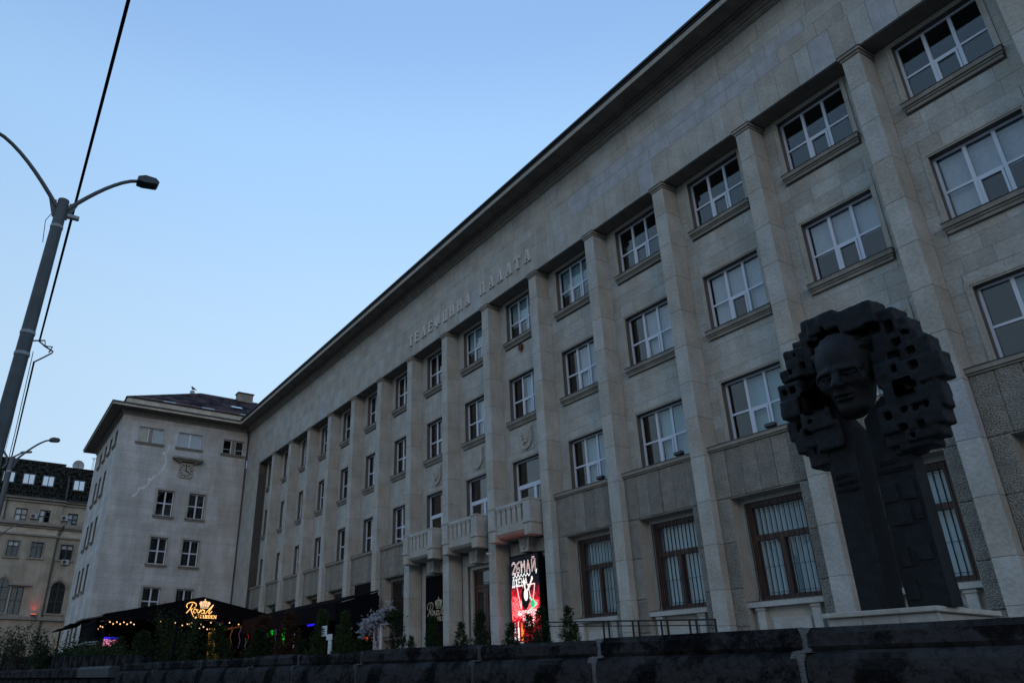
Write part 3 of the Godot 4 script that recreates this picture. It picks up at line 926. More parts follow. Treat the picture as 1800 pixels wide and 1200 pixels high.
	for k in 3:
		sbox(mo, F, -12.0 - 0.11 * (k + 1), 0.0, 22.75 + 0.15 * k + e, 22.9 + 0.15 * k + e, -0.1, 0.11 * (k + 1))
		sbox(mo, G, 0.0, 15.99, 22.75 + 0.15 * k + e, 22.9 + 0.15 * k + e, 0.001, 0.11 * (k + 1))
	done(mo, w, "cornice_moulding", M.mould)
	# low attic wall and the hipped roof
	bx(w, "attic", F, -11.95, 0.6, 23.3, 24.4, -0.6, -0.06, M.cream)
	bx(w, "attic", G, 0.3, 15.9, 23.3, 24.4, -0.6, -0.07, M.cream)
	bx(w, "attic_gutter", F, -12.1, 0.6, 24.41, 24.5, -0.5, 0.06, M.tin, 0.02)
	bx(w, "attic_gutter", G, 0.2, 16.06, 24.41, 24.5, -0.5, 0.06, M.tin, 0.02)
	var rf = mb()
	var A = Vector3(-62.95, 24.5, 12.05)
	var B = Vector3(-62.95, 24.5, -16)
	var C = Vector3(-79.5, 24.5, -16)
	var D = Vector3(-79.5, 24.5, 12.05)
	var R1 = Vector3(-71.2, 29.0, 3.5)
	var R2 = Vector3(-71.2, 29.0, -16)
	quad(rf, B, R2, R1, A)
	quad(rf, D, R1, R2, C)
	tri(rf, A, R1, D)
	quad(rf, A, D, C, B)
	tri(rf, B, C, R2)
	var roof = done(rf, w, "roof", M.roof)
	# rusty and patched sheets along the roof edge
	for k in 9:
		var z = 11.2 - k * 1.25
		var sh = mb()
		var lo = 24.53
		var hi = 24.78 + 0.08 * sin(k * 3.1)
		var x_lo = -62.93
		var x_hi = -62.95 - (hi - 24.5) * 1.83
		hexa(sh, Transform3D.IDENTITY, [Vector3(x_hi, hi, z - 1.2), Vector3(x_hi, hi, z), Vector3(x_lo, lo, z), Vector3(x_lo, lo, z - 1.2),
			Vector3(x_hi, hi + 0.035, z - 1.2), Vector3(x_hi, hi + 0.035, z), Vector3(x_lo, lo + 0.035, z), Vector3(x_lo, lo + 0.035, z - 1.2)])
		done(sh, roof, "roof_sheet", M.rust if k % 3 != 2 else M.lightgrey)
	# skylights
	for s in [[0.9, 26.0, M.glass], [-2.0, 25.95, M.lightgrey]]:
		var x = -62.95 - (s[1] - 24.5) * 1.83
		var B2 = Basis(Vector3(0, 0, -1), Vector3(-0.877, 0.479, 0), Vector3(0.479, 0.877, 0))
		var sk = put(roof, "skylight", chamfer_mesh(Vector3(1.3, 0.85, 0.3), 0.04), M.lightgrey if s[2] == M.lightgrey else M.tin, Transform3D(B2, Vector3(x, s[1], s[0])))
		put(sk, "pane", plain_mesh(Vector3(1.1, 0.65, 0.02)), M.glass, Transform3D(B2, Vector3(x, s[1], s[0]) + B2.z * 0.17))
	bx(w, "chimney", frame(Vector3(-71, 0, -1.3), Vector3(0, 0, -1), Vector3.RIGHT), -0.85, 0.85, 27.5, 29.55, -0.5, 0.5, M.mould, 0.03)
	bx(w, "chimney_cap", frame(Vector3(-71, 0, -1.3), Vector3(0, 0, -1), Vector3.RIGHT), -0.95, 0.95, 29.55, 29.68, -0.6, 0.6, M.rust, 0.02)
	bx(w, "vent_pipe", frame(Vector3(-71, 0, 4.5), Vector3(0, 0, -1), Vector3.RIGHT), -0.22, 0.22, 28.2, 29.0, -0.2, 0.2, M.lightgrey, 0.04)
	var dp = mb()
	tube(dp, [Vector3(-62.9, 23.1, 0.35), Vector3(-62.86, 22.4, 0.12), Vector3(-62.86, 0.7, 0.12)], 0.06, 0.06, 7)
	done(dp, w, "downpipe", M.tin)

# ---------------------------------------------------------------- the older house behind
func build_old_house():
	var w = thing("old_house", "old beige house beyond the clock wing with a dark tiled mansard and arched windows", "building", Vector3(-104, -1, 20))
	var F = frame(Vector3(-100, 0, 0), Vector3(0, 0, -1), Vector3.RIGHT)   # u = -z
	var lower = [[-12.25, -10.55, 7.75, 10.65], [-16.6, -15.2, 7.45, 10.6], [-18.55, -16.8, 7.6, 10.55]]
	var fourth = [[-12.04, -10.57, 14.15, 16.03], [-15.44, -14.1, 14.15, 16.03], [-18.14, -16.86, 14.1, 16.0], [-21.0, -19.7, 14.1, 16.0]]
	var fifth = [[-11.98, -10.75, 18.5, 19.97], [-15.34, -14.06, 18.52, 20.05], [-18.11, -16.72, 18.53, 20.02], [-21.0, -19.75, 18.6, 20.1]]
	var arch = func(st, c, r, v, n0, n1):
		# filling over a round arch: a square head with a half circle cut out
		for s in [-1, 1]:
			var q = PackedVector2Array([Vector2(c + s * r, v)])
			for k in 9:
				var a = PI / 2 * k / 8.0
				q.append(Vector2(c + s * r * cos(a), v + r * sin(a)))
			q.append(Vector2(c, v + r + 0.05))
			q.append(Vector2(c + s * r, v + r + 0.05))
			q.remove_at(0)
			prism(st, F, q, n0, n1)
	var st = mb()
	var all = [[-12.25, -10.55, 7.75, 11.55], [-18.55, -16.8, 7.6, 11.48], lower[1]] + fourth + fifth
	pierced(st, F, -34.0, -12.7, -1.0, 21.4, -0.6, 0.15, all)
	pierced(st, F, -12.7, -6.0, -1.0, 21.4, -0.6, 0.0, all)
	arch.call(st, -11.4, 0.85, 10.65, -0.6, -0.01)
	arch.call(st, -17.675, 0.875, 10.55, -0.6, 0.14)
	done(st, w, "front_wall", M.beige)
	bx(w, "side_wall", F, -6.0, -5.5, -1.0, 21.4, -12.0, -0.01, M.beige)
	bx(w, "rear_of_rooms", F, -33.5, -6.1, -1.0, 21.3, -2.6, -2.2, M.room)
	bx(w, "far_side_wall", F, -34.5, -34.0, -1.0, 21.4, -12.0, 0.14, M.beige)
	for y in [7.0, 13.2, 17.6]:
		bx(w, "floor_slab", F, -33.9, -6.1, y, y + 0.3, -2.2, -0.61, M.room)
	var tr = mb()
	for p in [[-34.0, -12.5, 18.0, 18.35, 0.75], [-34.0, -12.5, 17.75, 18.0, 0.45], [-34.0, -12.55, 16.75, 16.95, 0.4], [-34.0, -12.55, 20.85, 21.05, 0.4], [-34.0, -12.5, 21.2, 21.4, 0.6]]:
		sbox(tr, F, p[0], p[1], p[2], p[3], 0.15, p[4])
	for p in [[-12.5, -6.0, 17.95, 18.3, 0.5], [-12.5, -6.0, 17.75, 17.95, 0.3], [-12.55, -6.0, 16.7, 16.9, 0.22], [-12.55, -6.0, 20.8, 21.0, 0.22], [-12.5, -6.0, 21.15, 21.35, 0.4]]:
		sbox(tr, F, p[0], p[1], p[2], p[3], 0.0, p[4])
	done(tr, w, "moulding", M.mould)
	bx(w, "frieze_band", F, -34.0, -12.8, 16.951, 17.749, 0.15, 0.19, M.cream)
	bx(w, "frieze_band", F, -12.4, -6.0, 16.901, 17.749, 0.0, 0.04, M.cream)
	bx(w, "corner_pilaster", F, -10.2, -9.9, 6.5, 16.6, 0.0, 0.12, M.beige)
	bx(w, "base_course", F, -34.0, -6.0, 6.9, 7.25, 0.151, 0.45, M.mould)
	var face = func(h): return 0.15 if h[1] < -12.7 else 0.0
	var pale = surf(lin(0.6, 0.66, 0.7), 0.7)
	for h in lower + fourth + fifth:
		var n = face.call(h)
		var s = mb()
		var top = h[3]
		if h == lower[0] or h == lower[2]:
			top = h[3] + (h[1] - h[0]) / 2.0
		sbox(s, F, h[0], h[0] + 0.1, h[2], h[3], n - 0.3, n - 0.2)
		sbox(s, F, h[1] - 0.1, h[1], h[2], h[3], n - 0.3, n - 0.2)
		var m = (h[0] + h[1]) / 2.0
		sbox(s, F, m - 0.06, m + 0.06, h[2], top, n - 0.3, n - 0.19)
		sbox(s, F, h[0] + 0.1, h[1] - 0.1, h[2] + (h[3] - h[2]) * (0.68 if h in fourth else 0.5) - 0.05, h[2] + (h[3] - h[2]) * (0.68 if h in fourth else 0.5) + 0.05, n - 0.29, n - 0.2)
		sbox(s, F, h[0] + 0.1, h[1] - 0.1, h[3] - 0.08, h[3], n - 0.3, n - 0.2)
		var win = done(s, w, "window", M.tin)
		bx(win, "pane", F, h[0] + 0.05, h[1] - 0.05, h[2], top, n - 0.27, n - 0.26, M.glass)
		if h in fifth:
			bx(win, "roller_blind", F, h[0] + 0.1, m - 0.05, h[2], h[3], n - 0.36, n - 0.35, pale)
			if h == fifth[0] or h == fifth[2]:
				bx(win, "roller_blind", F, m + 0.05, h[1] - 0.1, h[2] + 0.3, h[3], n - 0.36, n - 0.35, M.curtain if h == fifth[0] else M.cream)
		elif h in fourth and h != fourth[1]:
			bx(win, "roller_blind", F, h[0] + 0.1, h[1] - 0.1, h[3] - 0.55, h[3], n - 0.36, n - 0.35, pale)
		var t = mb()
		sbox(t, F, h[0] - 0.3, h[1] + 0.3, h[2] - 0.2, h[2] - 0.02, n - 0.1, n + 0.2)
		if h in fourth:
			for p in [[h[0] - 0.22, h[0], h[2], h[3] + 0.2], [h[1], h[1] + 0.22, h[2], h[3] + 0.2], [h[0], h[1], h[3], h[3] + 0.2]]:
				sbox(t, F, p[0], p[1], p[2], p[3], n, n + 0.07)
		if h == lower[1]:
			sbox(t, F, h[0] - 0.4, h[1] + 0.7, h[3] + 0.15, h[3] + 0.32, n, n + 0.4)
		if h == lower[0] or h == lower[2]:
			var c = (h[0] + h[1]) / 2.0
			var r = (h[1] - h[0]) / 2.0 + 0.12
			for k in 12:
				var a0 = PI * k / 12.0
				var a1 = PI * (k + 1) / 12.0
				var q = PackedVector2Array([Vector2(c + r * cos(a0), h[3] + r * sin(a0)), Vector2(c + (r + 0.16) * cos(a0), h[3] + (r + 0.16) * sin(a0)), Vector2(c + (r + 0.16) * cos(a1), h[3] + (r + 0.16) * sin(a1)), Vector2(c + r * cos(a1), h[3] + r * sin(a1))])
				prism(t, F, q, n, n + 0.1)
			sbox(t, F, c - 0.16, c + 0.16, h[3] + r + 0.1, h[3] + r + 0.5, n, n + 0.2)
		done(t, w, "window_trim", M.mould)
	# mansard
	var mn = mb()
	hexa(mn, F, [Vector3(-34, 21.42, -9), Vector3(-34, 21.42, 0.45), Vector3(-12.7, 21.42, 0.45), Vector3(-12.7, 21.42, -9), Vector3(-34, 26.3, -9), Vector3(-34, 26.3, -0.75), Vector3(-13.4, 26.3, -0.75), Vector3(-13.4, 26.3, -9)])
	hexa(mn, F, [Vector3(-12.69, 21.36, -9), Vector3(-12.69, 21.36, 0.2), Vector3(-6, 21.36, 0.2), Vector3(-6, 21.36, -9), Vector3(-13.39, 26.15, -9), Vector3(-13.39, 26.15, -1.0), Vector3(-6.5, 26.15, -1.0), Vector3(-6.5, 26.15, -9)])
	var ms = done(mn, w, "mansard_roof", M.slate)
	var tl = mb()
	for k in 22:
		var t = k / 22.0
		for s in [[-34.0, -12.75, 0.45, -1.2, 21.45], [-12.6, -6.2, 0.2, -1.2, 21.4]]:
			var n = s[2] + s[3] * t
			var v = s[4] + 4.75 * t
			sbox(tl, F, s[0], s[1] - 0.7 * t * (1.0 if s[2] > 0.3 else 0.3), v, v + 0.05, n - 0.1, n + 0.035)
	var rows = done(tl, ms, "tile_courses", M.slate)
	rows.set_meta("kind", "stuff")
	bx(ms, "ridge_flashing", F, -34.0, -13.3, 26.3, 26.4, -1.2, -0.65, M.tin)
	bx(ms, "eaves_gutter", F, -34.0, -6.0, 21.36, 21.5, 0.46, 0.62, M.tin)
	for h in [[-11.95, -10.75, 23.0], [-15.74, -14.5, 23.08], [-18.04, -16.8, 23.08], [-20.41, -19.1, 23.1]]:
		var n = 0.2 if h[1] > -12.0 else 0.45
		var ang = atan2(1.2, 4.85)
		var B = Basis(Vector3(0, 0, -1), Vector3(-sin(ang), cos(ang), 0), Vector3(cos(ang), sin(ang), 0))
		var c = F * Vector3((h[0] + h[1]) / 2.0, h[2] + 0.65, n - 1.2 * (h[2] + 0.65 - 21.4) / 4.85)
		var box = put(ms, "roof_window", chamfer_mesh(Vector3(1.55, 1.65, 0.3), 0.03), M.tin, Transform3D(B, c))
		for s in [-1, 1]:
			put(box, "pane", plain_mesh(Vector3(0.56, 1.28, 0.02)), pale_glass(), Transform3D(B, c + B.z * 0.165 + B.x * s * 0.33))
		put(box, "glazing_bar", plain_mesh(Vector3(0.08, 1.3, 0.06)), M.brown, Transform3D(B, c + B.z * 0.17))
	var pp = mb()
	tube(pp, [F * Vector3(-12.75, 24.6, -0.25), F * Vector3(-12.7, 24.0, 0.1), F * Vector3(-12.68, 21.6, 0.62)], 0.13, 0.13, 7)
	tube(pp, [F * Vector3(-12.2, 18.3, 0.6), F * Vector3(-12.4, 17.6, 0.4), F * Vector3(-12.66, 16.9, 0.3), F * Vector3(-12.66, 0.0, 0.25)], 0.09, 0.09, 7)
	tube(pp, [F * Vector3(-19.3, 21.3, 0.4), F * Vector3(-19.25, 18.4, 0.35)], 0.08, 0.08, 7)
	done(pp, w, "downpipe", M.tin)
	# lamp that washes the wall red from its ledge
	var lp = thing("wall_light", "small red floodlight on the ledge of the old beige house", "light", F * Vector3(-13.65, 7.3, 0.55))
	bx(lp, "lamp_housing", F, -13.95, -13.35, 7.3, 7.52, 0.45, 0.65, M.tin, 0.02)
	bx(lp, "lamp_glass", F, -13.92, -13.38, 7.53, 7.6, 0.46, 0.64, glow(Color(1.0, 0.42, 0.32), 1.2))
	var so = SpotLight3D.new()
	so.name = "red_wash"
	so.light_color = Color(1.0, 0.3, 0.18)
	so.light_energy = 1.1
	so.light_size = 0.15
	so.spot_range = 30
	so.spot_angle = 50
	so.spot_attenuation = 2
	so.shadow_enabled = true
	lp.add_child(so, true)
	so.global_position = F * Vector3(-13.65, 7.66, 0.6)
	so.look_at(F * Vector3(-13.65, 11.0, -0.2), Vector3.RIGHT)
	# boxes on the wall
	var spots = [[-15.93, 18.8, 0.15, "white air conditioner between two fifth-floor windows of the old house"], [-12.35, 18.9, 0.15, "white air conditioner beside the fifth-floor window next to the clock wing"], [-11.25, 13.55, 0.0, "white air conditioner under a fourth-floor window of the old house"]]
	for k in 3:
		var s = spots[k]
		var ac = thing("air_conditioner", s[3], "air conditioner", F * Vector3(s[0], s[1], s[2] + 0.3), "air conditioners on the old house")
		bx(ac, "casing", F, s[0] - 0.42, s[0] + 0.42, s[1], s[1] + 0.6, s[2] + 0.12, s[2] + 0.45, M.lightgrey, 0.03)
		var fan = mb()
		tube(fan, [F * Vector3(s[0] - 0.1, s[1] + 0.3, s[2] + 0.44), F * Vector3(s[0] - 0.1, s[1] + 0.3, s[2] + 0.475)], 0.23, 0.23, 14)
		done(fan, ac, "fan_grille", M.tin)
		var br = mb()
		for q in [-0.3, 0.3]:
			sbox(br, F, s[0] + q - 0.02, s[0] + q + 0.02, s[1] - 0.05, s[1], s[2], s[2] + 0.45)
		done(br, ac, "bracket", M.tin)
	var di = thing("satellite_dish", "pale satellite dish on the ridge of the dark mansard", "satellite dish", F * Vector3(-11.85, 26.1, -1.3))
	var ds = mb()
	var rim = []
	for k in 17:
		var a = TAU * k / 16.0
		rim.append(Vector3(-11.85 + 0.75 * cos(a), 26.5 + 0.75 * sin(a), -1.0))
	for k in 16:
		tri(ds, F * Vector3(-11.85, 26.5, -1.3), F * rim[k + 1], F * rim[k])
	done(ds, di, "dish", M.lightgrey)
	var dm = mb()
	tube(dm, [F * Vector3(-11.85, 26.1, -1.35), F * Vector3(-11.85, 26.5, -1.33)], 0.04, 0.04, 6)
	tube(dm, [F * Vector3(-11.85, 26.2, -1.2), F * Vector3(-11.85, 26.45, -0.5)], 0.025, 0.025, 5)
	done(dm, di, "mast", M.tin)
	var ae = thing("aerial", "thin lattice aerial mast rising behind the dark mansard", "aerial", F * Vector3(-10.0, 26.1, -1.6))
	var am = mb()
	tube(am, [F * Vector3(-10.12, 26.0, -1.6), F * Vector3(-10.05, 28.0, -1.6)], 0.025, 0.02, 5)
	tube(am, [F * Vector3(-9.9, 26.0, -1.6), F * Vector3(-9.97, 28.0, -1.6)], 0.025, 0.02, 5)
	for k in 6:
		tube(am, [F * Vector3(-10.12, 26.2 + k * 0.3, -1.6), F * Vector3(-9.92, 26.35 + k * 0.3, -1.6)], 0.015, 0.015, 5)
	done(am, ae, "lattice", M.tin)
	var at = mb()
	for k in 3:
		tube(at, [F * Vector3(-10.35 + k * 0.05, 27.75 + k * 0.12, -1.6), F * Vector3(-9.65 - k * 0.05, 27.75 + k * 0.12, -1.6)], 0.02, 0.02, 5)
	done(at, ae, "crossbar", M.tin)

func pale_glass():
	if not M.has("paleglass"):
		var m = surf(lin(0.86, 0.84, 0.8), 0.12)
		m.metallic = 0.35
		M.paleglass = m
	return M.paleglass

# ---------------------------------------------------------------- lamps, cables
func make_lamp(label: String):
	var o = thing("street_lamp", label, "street lamp", Vector3.ZERO, "street lamps along the road")
	var st = mb()
	tube(st, [Vector3(0, 0, 0), Vector3(0, 0.9, 0)], 0.2, 0.19, 14)
	tube(st, [Vector3(0, 0.9, 0), Vector3(0.0, 4.3, 0), Vector3(0.0, 8.65, 0)], 0.132, 0.088, 14)
	done(st, o, "pole", M.pole)
	var cb = mb()
	for y in [5.85, 6.2, 8.1]:
		var cr = lerpf(0.132, 0.088, (y - 0.9) / 7.75) + 0.007
		tube(cb, [Vector3(0, y, 0), Vector3(0, y + 0.05, 0)], cr, cr, 12)
	done(cb, o, "clamp", M.lightgrey)
	for s in [-1, 1]:
		var arm = mb()
		var pts = []
		for k in 9:
			var t = k / 8.0
			pts.append(Vector3(0, 8.5 + 0.95 * (1.0 - pow(1.0 - t, 1.45)) * (1.0 if s < 0 else 1.12), s * (0.08 + (0.97 if s < 0 else 1.16) * t)))
		tube(arm, pts, 0.038, 0.03, 8)
		hexa(arm, Transform3D.IDENTITY, [Vector3(-0.012, 8.3, s * 0.09 - 0.02), Vector3(-0.012, 8.3, s * 0.09 + 0.02), Vector3(0.012, 8.3, s * 0.09 + 0.02), Vector3(0.012, 8.3, s * 0.09 - 0.02), Vector3(-0.012, 8.62, s * 0.16 - 0.06), Vector3(-0.012, 8.62, s * 0.16 + 0.06), Vector3(0.012, 8.62, s * 0.16 + 0.06), Vector3(0.012, 8.62, s * 0.16 - 0.06)])
		var a = done(arm, o, "arm", M.pole)
		var hd = mb()
		var F = Transform3D(Basis(Vector3(0, 0, s), Vector3.UP, Vector3(-s, 0, 0)).rotated(Vector3.RIGHT, -s * 0.14), Vector3(0, 9.45 if s < 0 else 9.56, s * (1.03 if s < 0 else 1.22)))
		prism(hd, F, PackedVector2Array([Vector2(0, -0.035), Vector2(0.1, -0.06), Vector2(0.33, -0.05), Vector2(0.36, -0.01), Vector2(0.3, 0.06), Vector2(0.12, 0.085), Vector2(0, 0.04)]), -0.11, 0.11)
		var head = done(hd, o, "lamp_head", M.lamp)
		put(head, "lamp_lens", plain_mesh(Vector3(0.2, 0.012, 0.17)), M.tin, F * Transform3D(Basis(), Vector3(0.2, -0.061, 0)))
	return o

func build_lamps():
	var street = -1.2
	var a = make_lamp("tall grey double-armed street lamp nearest the camera, its pole leaning across the overhead cable")
	a.position = Vector3(-3.18, street, 21.0)
	var top = Vector3(-3.19, 7.45, 20.95)
	var up = (top - Vector3(-3.185, 3.97, 21.014)).normalized()
	a.basis = Basis(Vector3.RIGHT, up, Vector3.RIGHT.cross(up)).orthonormalized()
	a.position = top - a.basis.y * 8.65
	copy(a, Vector3(-21.2, street, 20.78), "second grey street lamp, smaller, in front of the dark mansard at the picture's left edge")
	copy(a, Vector3(-40.5, street, 20.62), "farthest street lamp, one arm and head showing at the left edge before the beige house")
	var ex = thing("lamp_head", "pale slim lamp head on a short arm beside the second street lamp", "street lamp", Vector3(-22.6, 8.0, 20.5))
	var st = mb()
	tube(st, [Vector3(-22.5, 7.3, 20.85), Vector3(-22.5, 7.75, 20.6), Vector3(-22.5, 7.95, 20.35)], 0.035, 0.03, 7)
	done(st, ex, "arm", M.pole)
	put(ex, "lamp_head", chamfer_mesh(Vector3(0.16, 0.07, 0.4), 0.03), M.lightgrey, Transform3D(Basis(Vector3.RIGHT, 0.2), Vector3(-22.5, 8.0, 20.2)))
	# fittings on the near pole
	var br = thing("pole_bracket", "small cranked wire bracket clamped halfway up the near lamp pole", "bracket", Vector3(-3.18, 4.9, 20.95))
	var b = mb()
	tube(b, [Vector3(-3.19, 4.92, 20.9), Vector3(-3.19, 4.96, 20.74), Vector3(-3.19, 4.87, 20.72), Vector3(-3.19, 4.88, 20.62), Vector3(-3.19, 4.78, 20.65)], 0.012, 0.012, 6)
	done(b, br, "rod", M.cable)
	for q in [[Vector3(-3.19, 4.75, 20.86), Vector3(-3.2, 3.5, 20.84), Vector3(-3.2, -1.0, 20.85)], [Vector3(-3.19, 7.25, 21.04), Vector3(-3.19, 7.0, 21.14), Vector3(-3.19, 6.6, 21.1)]]:
		var wi = mb()
		tube(wi, q, 0.006, 0.006, 5)
		done(wi, br, "wire", M.cable)
	var cm = thing("pole_camera", "little white camera box below the arms of the near lamp", "camera", Vector3(-3.19, 7.2, 20.82))
	put(cm, "casing", chamfer_mesh(Vector3(0.08, 0.07, 0.19), 0.012), M.lightgrey, Transform3D(Basis(), Vector3(-3.19, 7.18, 20.76)))
	put(cm, "mount", plain_mesh(Vector3(0.03, 0.05, 0.08)), M.tin, Transform3D(Basis(), Vector3(-3.19, 7.24, 20.85)))
	# overhead cables along the road
	var c = thing("overhead_cable", "thick black overhead cable slanting across the sky past the near lamp", "cable", Vector3(-14, 9, 20.72))
	var pts = []
	for k in 30:
		var t = k / 29.0
		var x = lerpf(25.0, -14.2, t)
		pts.append(Vector3(x, 9.0 + 0.22 * pow((x) / 14.2, 2) if x < 0 else 9.0, lerpf(20.83, 20.72, t)))
	var s1 = mb()
	tube(s1, pts, 0.028, 0.028, 7)
	done(s1, c, "strand", M.cable)
	var s2 = mb()
	tube(s2, [Vector3(-14.2, 9.22, 20.72), Vector3(-14.2, 9.1, 20.55), Vector3(-14.2, 8.98, 20.3), Vector3(-14.2, 8.93, 20.33), Vector3(-14.2, 8.75, 20.52), Vector3(-14.25, 8.58, 20.73)], 0.022, 0.022, 7)
	done(s2, c, "slack_loop", M.cable)
	var s3 = mb()
	tube(s3, [Vector3(-14.25, 8.58, 20.73), Vector3(-24.0, 8.95, 20.63), Vector3(-32, 9.0, 20.56), Vector3(-70, 9.3, 20.3)], 0.028, 0.028, 7)
	done(s3, c, "strand", M.cable)
	var c2 = thing("thin_wire", "thin wire running beside the thick cable behind the near lamp pole", "cable", Vector3(-30, 9, 20.9))
	var s4 = mb()
	tube(s4, [Vector3(-9.0, 8.75, 20.93), Vector3(-24, 9.0, 20.9), Vector3(-60, 9.2, 20.75)], 0.009, 0.009, 5)
	done(s4, c2, "strand", M.cable)

# ---------------------------------------------------------------- roadside wall
func build_wall():
	var dir = Vector3(-20.3, 0, 2.03).normalized()
	var nrm = Vector3(0.0995, 0, 0.995).normalized()
	var F = Transform3D(Basis(-dir, Vector3.UP, nrm), Vector3(6.3, 0, 15.0))   # u grows to the right
	var w = thing("roadside_wall", "dark weathered stone wall along the road, rounded coping and pale mortar joints", "wall", F * Vector3(-8, -1.2, 0))
	var marks = [2.9, -1.54, -3.67, -5.56, -8.2, -10.2, -11.97, -14.6, -17.4, -20.44]
	for k in marks.size() - 1:
		var a = marks[k + 1]
		var b = marks[k]
		var cap = mb()
		var dz = 0.012 * sin(k * 2.7)
		var Fc = Transform3D(F.basis * Basis(Vector3(0, 0, 1), Vector3.UP, Vector3(-1, 0, 0)), F * Vector3(b - 0.025, 0, 0))
		prism(cap, Fc, PackedVector2Array([Vector2(-0.5, 0.5), Vector2(0.0 + dz, 0.5), Vector2(0.02 + dz, 0.53), Vector2(0.015 + dz, 0.62), Vector2(-0.02, 0.665 + dz), Vector2(-0.5, 0.675)]), 0.0, b - a - 0.05)
		done(cap, w, "coping_block", M.wall)
		var body = mb()
		prism(body, Fc, PackedVector2Array([Vector2(-0.45, 0.16), Vector2(0.12, 0.16), Vector2(0.125, 0.36), Vector2(0.11, 0.43), Vector2(0.075, 0.475), Vector2(0.02, 0.497), Vector2(-0.45, 0.497)]), 0.012, b - a - 0.062)
		done(body, w, "wall_block", M.wall)
		var base = mb()
		prism(base, Fc, PackedVector2Array([Vector2(-0.45, -1.2), Vector2(0.06, -1.2), Vector2(0.05, 0.155), Vector2(-0.45, 0.155)]), 0.012, b - a - 0.062)
		done(base, w, "base_block", M.wall)
		if k > 0:
			var mo = mb()
			prism(mo, F, PackedVector2Array([Vector2(b - 0.04, 0.49), Vector2(b + 0.045, 0.49), Vector2(b + 0.03, 0.6), Vector2(b + 0.05, 0.662), Vector2(b - 0.04, 0.665), Vector2(b - 0.02, 0.57)]), -0.45, 0.012)
			prism(mo, F, PackedVector2Array([Vector2(b - 0.1, 0.44), Vector2(b + 0.01, 0.4), Vector2(b + 0.03, 0.48), Vector2(b + 0.09, 0.485), Vector2(b - 0.02, 0.5), Vector2(b - 0.07, 0.49)]), -0.1, 0.1)
			sbox(mo, F, b - 0.04, b + 0.014, 0.16, 0.46, -0.4, 0.105)
			done(mo, w, "mortar_joint", M.mortar if k == 1 or k == 2 else M.old_mortar)
	# lower continuation to the left
	var l = thing("low_wall", "lower weathered wall with a rounded pale coping left of the roadside wall", "wall", F * Vector3(-28, -1.2, 0))
	var lm = [-20.6, -24.0, -28.0, -32.2, -37.0, -43.0]
	for k in 5:
		var Fc = Transform3D(F.basis * Basis(Vector3(0, 0, 1), Vector3.UP, Vector3(-1, 0, 0)), F * Vector3(lm[k] - 0.02, 0, 0))
		var s = mb()
		prism(s, Fc, PackedVector2Array([Vector2(-0.4, 0.3), Vector2(0.24, 0.34), Vector2(0.26, 0.55), Vector2(0.2, 0.62), Vector2(-0.4, 0.63)]), 0.0, lm[k] - lm[k + 1] - 0.04)
		done(s, l, "coping_block", M.old_mortar if k == 0 else M.wall)
		var t = mb()
		prism(t, Fc, PackedVector2Array([Vector2(-0.4, -1.2), Vector2(0.08, -1.2), Vector2(0.08, 0.295), Vector2(-0.4, 0.295)]), 0.0, lm[k] - lm[k + 1] - 0.04)
		done(t, l, "base_block", M.wall)
	# stair cheek wall behind it
	var c = thing("stair_wall", "long low stone wall beside the steps behind the roadside wall", "wall", F * Vector3(-35, 0, -1.5))
	var cm = [-23.9, -29.0, -35.0, -41.5, -50.0]
	for k in 4:
		var s = mb()
		var y0 = 1.0 + (cm[k] + 23.9) * -0.0165
		var y1 = 1.0 + (cm[k + 1] + 23.9) * -0.0165
		hexa(s, F, [Vector3(cm[k + 1] + 0.02, -1.2, -1.9), Vector3(cm[k + 1] + 0.02, -1.2, -1.5), Vector3(cm[k] - 0.02, -1.2, -1.5), Vector3(cm[k] - 0.02, -1.2, -1.9),
			Vector3(cm[k + 1] + 0.02, y1, -1.9), Vector3(cm[k + 1] + 0.02, y1, -1.5), Vector3(cm[k] - 0.02, y0, -1.5), Vector3(cm[k] - 0.02, y0, -1.9)])
		done(s, c, "wall_block", M.wall)
	var hr = thing("stair_handrail", "grey tube handrail sloping up beside the steps at lower left", "handrail", F * Vector3(-38, 0.7, -3))
	for s in [[0.0, 0.0], [-2.2, -0.5]]:
		var t = mb()
		var o = s[0]
		tube(t, [F * Vector3(-45.0 + o, 1.35, -3.0 + s[1]), F * Vector3(-37.9 + o, 1.84, -3.0 + s[1]), F * Vector3(-35.6 + o, 1.8, -3.0 + s[1])], 0.05, 0.05, 8)
		done(t, hr, "rail", M.pole)
		var p = mb()
		for q in [[-44.5, 1.37], [-37.9, 1.82], [-35.7, 1.79]]:
			tube(p, [F * Vector3(q[0] + o, 0.6, -3.0 + s[1]), F * Vector3(q[0] + o, q[1], -3.0 + s[1])], 0.04, 0.04, 7)
		done(p, hr, "post", M.tin)
	var gp = thing("dark_post", "thin black post at the end of the stair wall", "post", F * Vector3(-23.4, 0.6, -2.4))
	var g = mb()
	tube(g, [F * Vector3(-23.6, 0.6, -2.4), F * Vector3(-23.6, 1.9, -2.4)], 0.05, 0.04, 8)
	done(g, gp, "shaft", M.black)
	ball_part(gp, "knob", F * Vector3(-23.6, 1.93, -2.4), 0.06, M.black)

func ball_part(parent, called: String, c: Vector3, r: float, m):
	var st = mb()
	ball(st, c, Vector3(r, r, r), 6, 9)
	return done(st, parent, called, m)

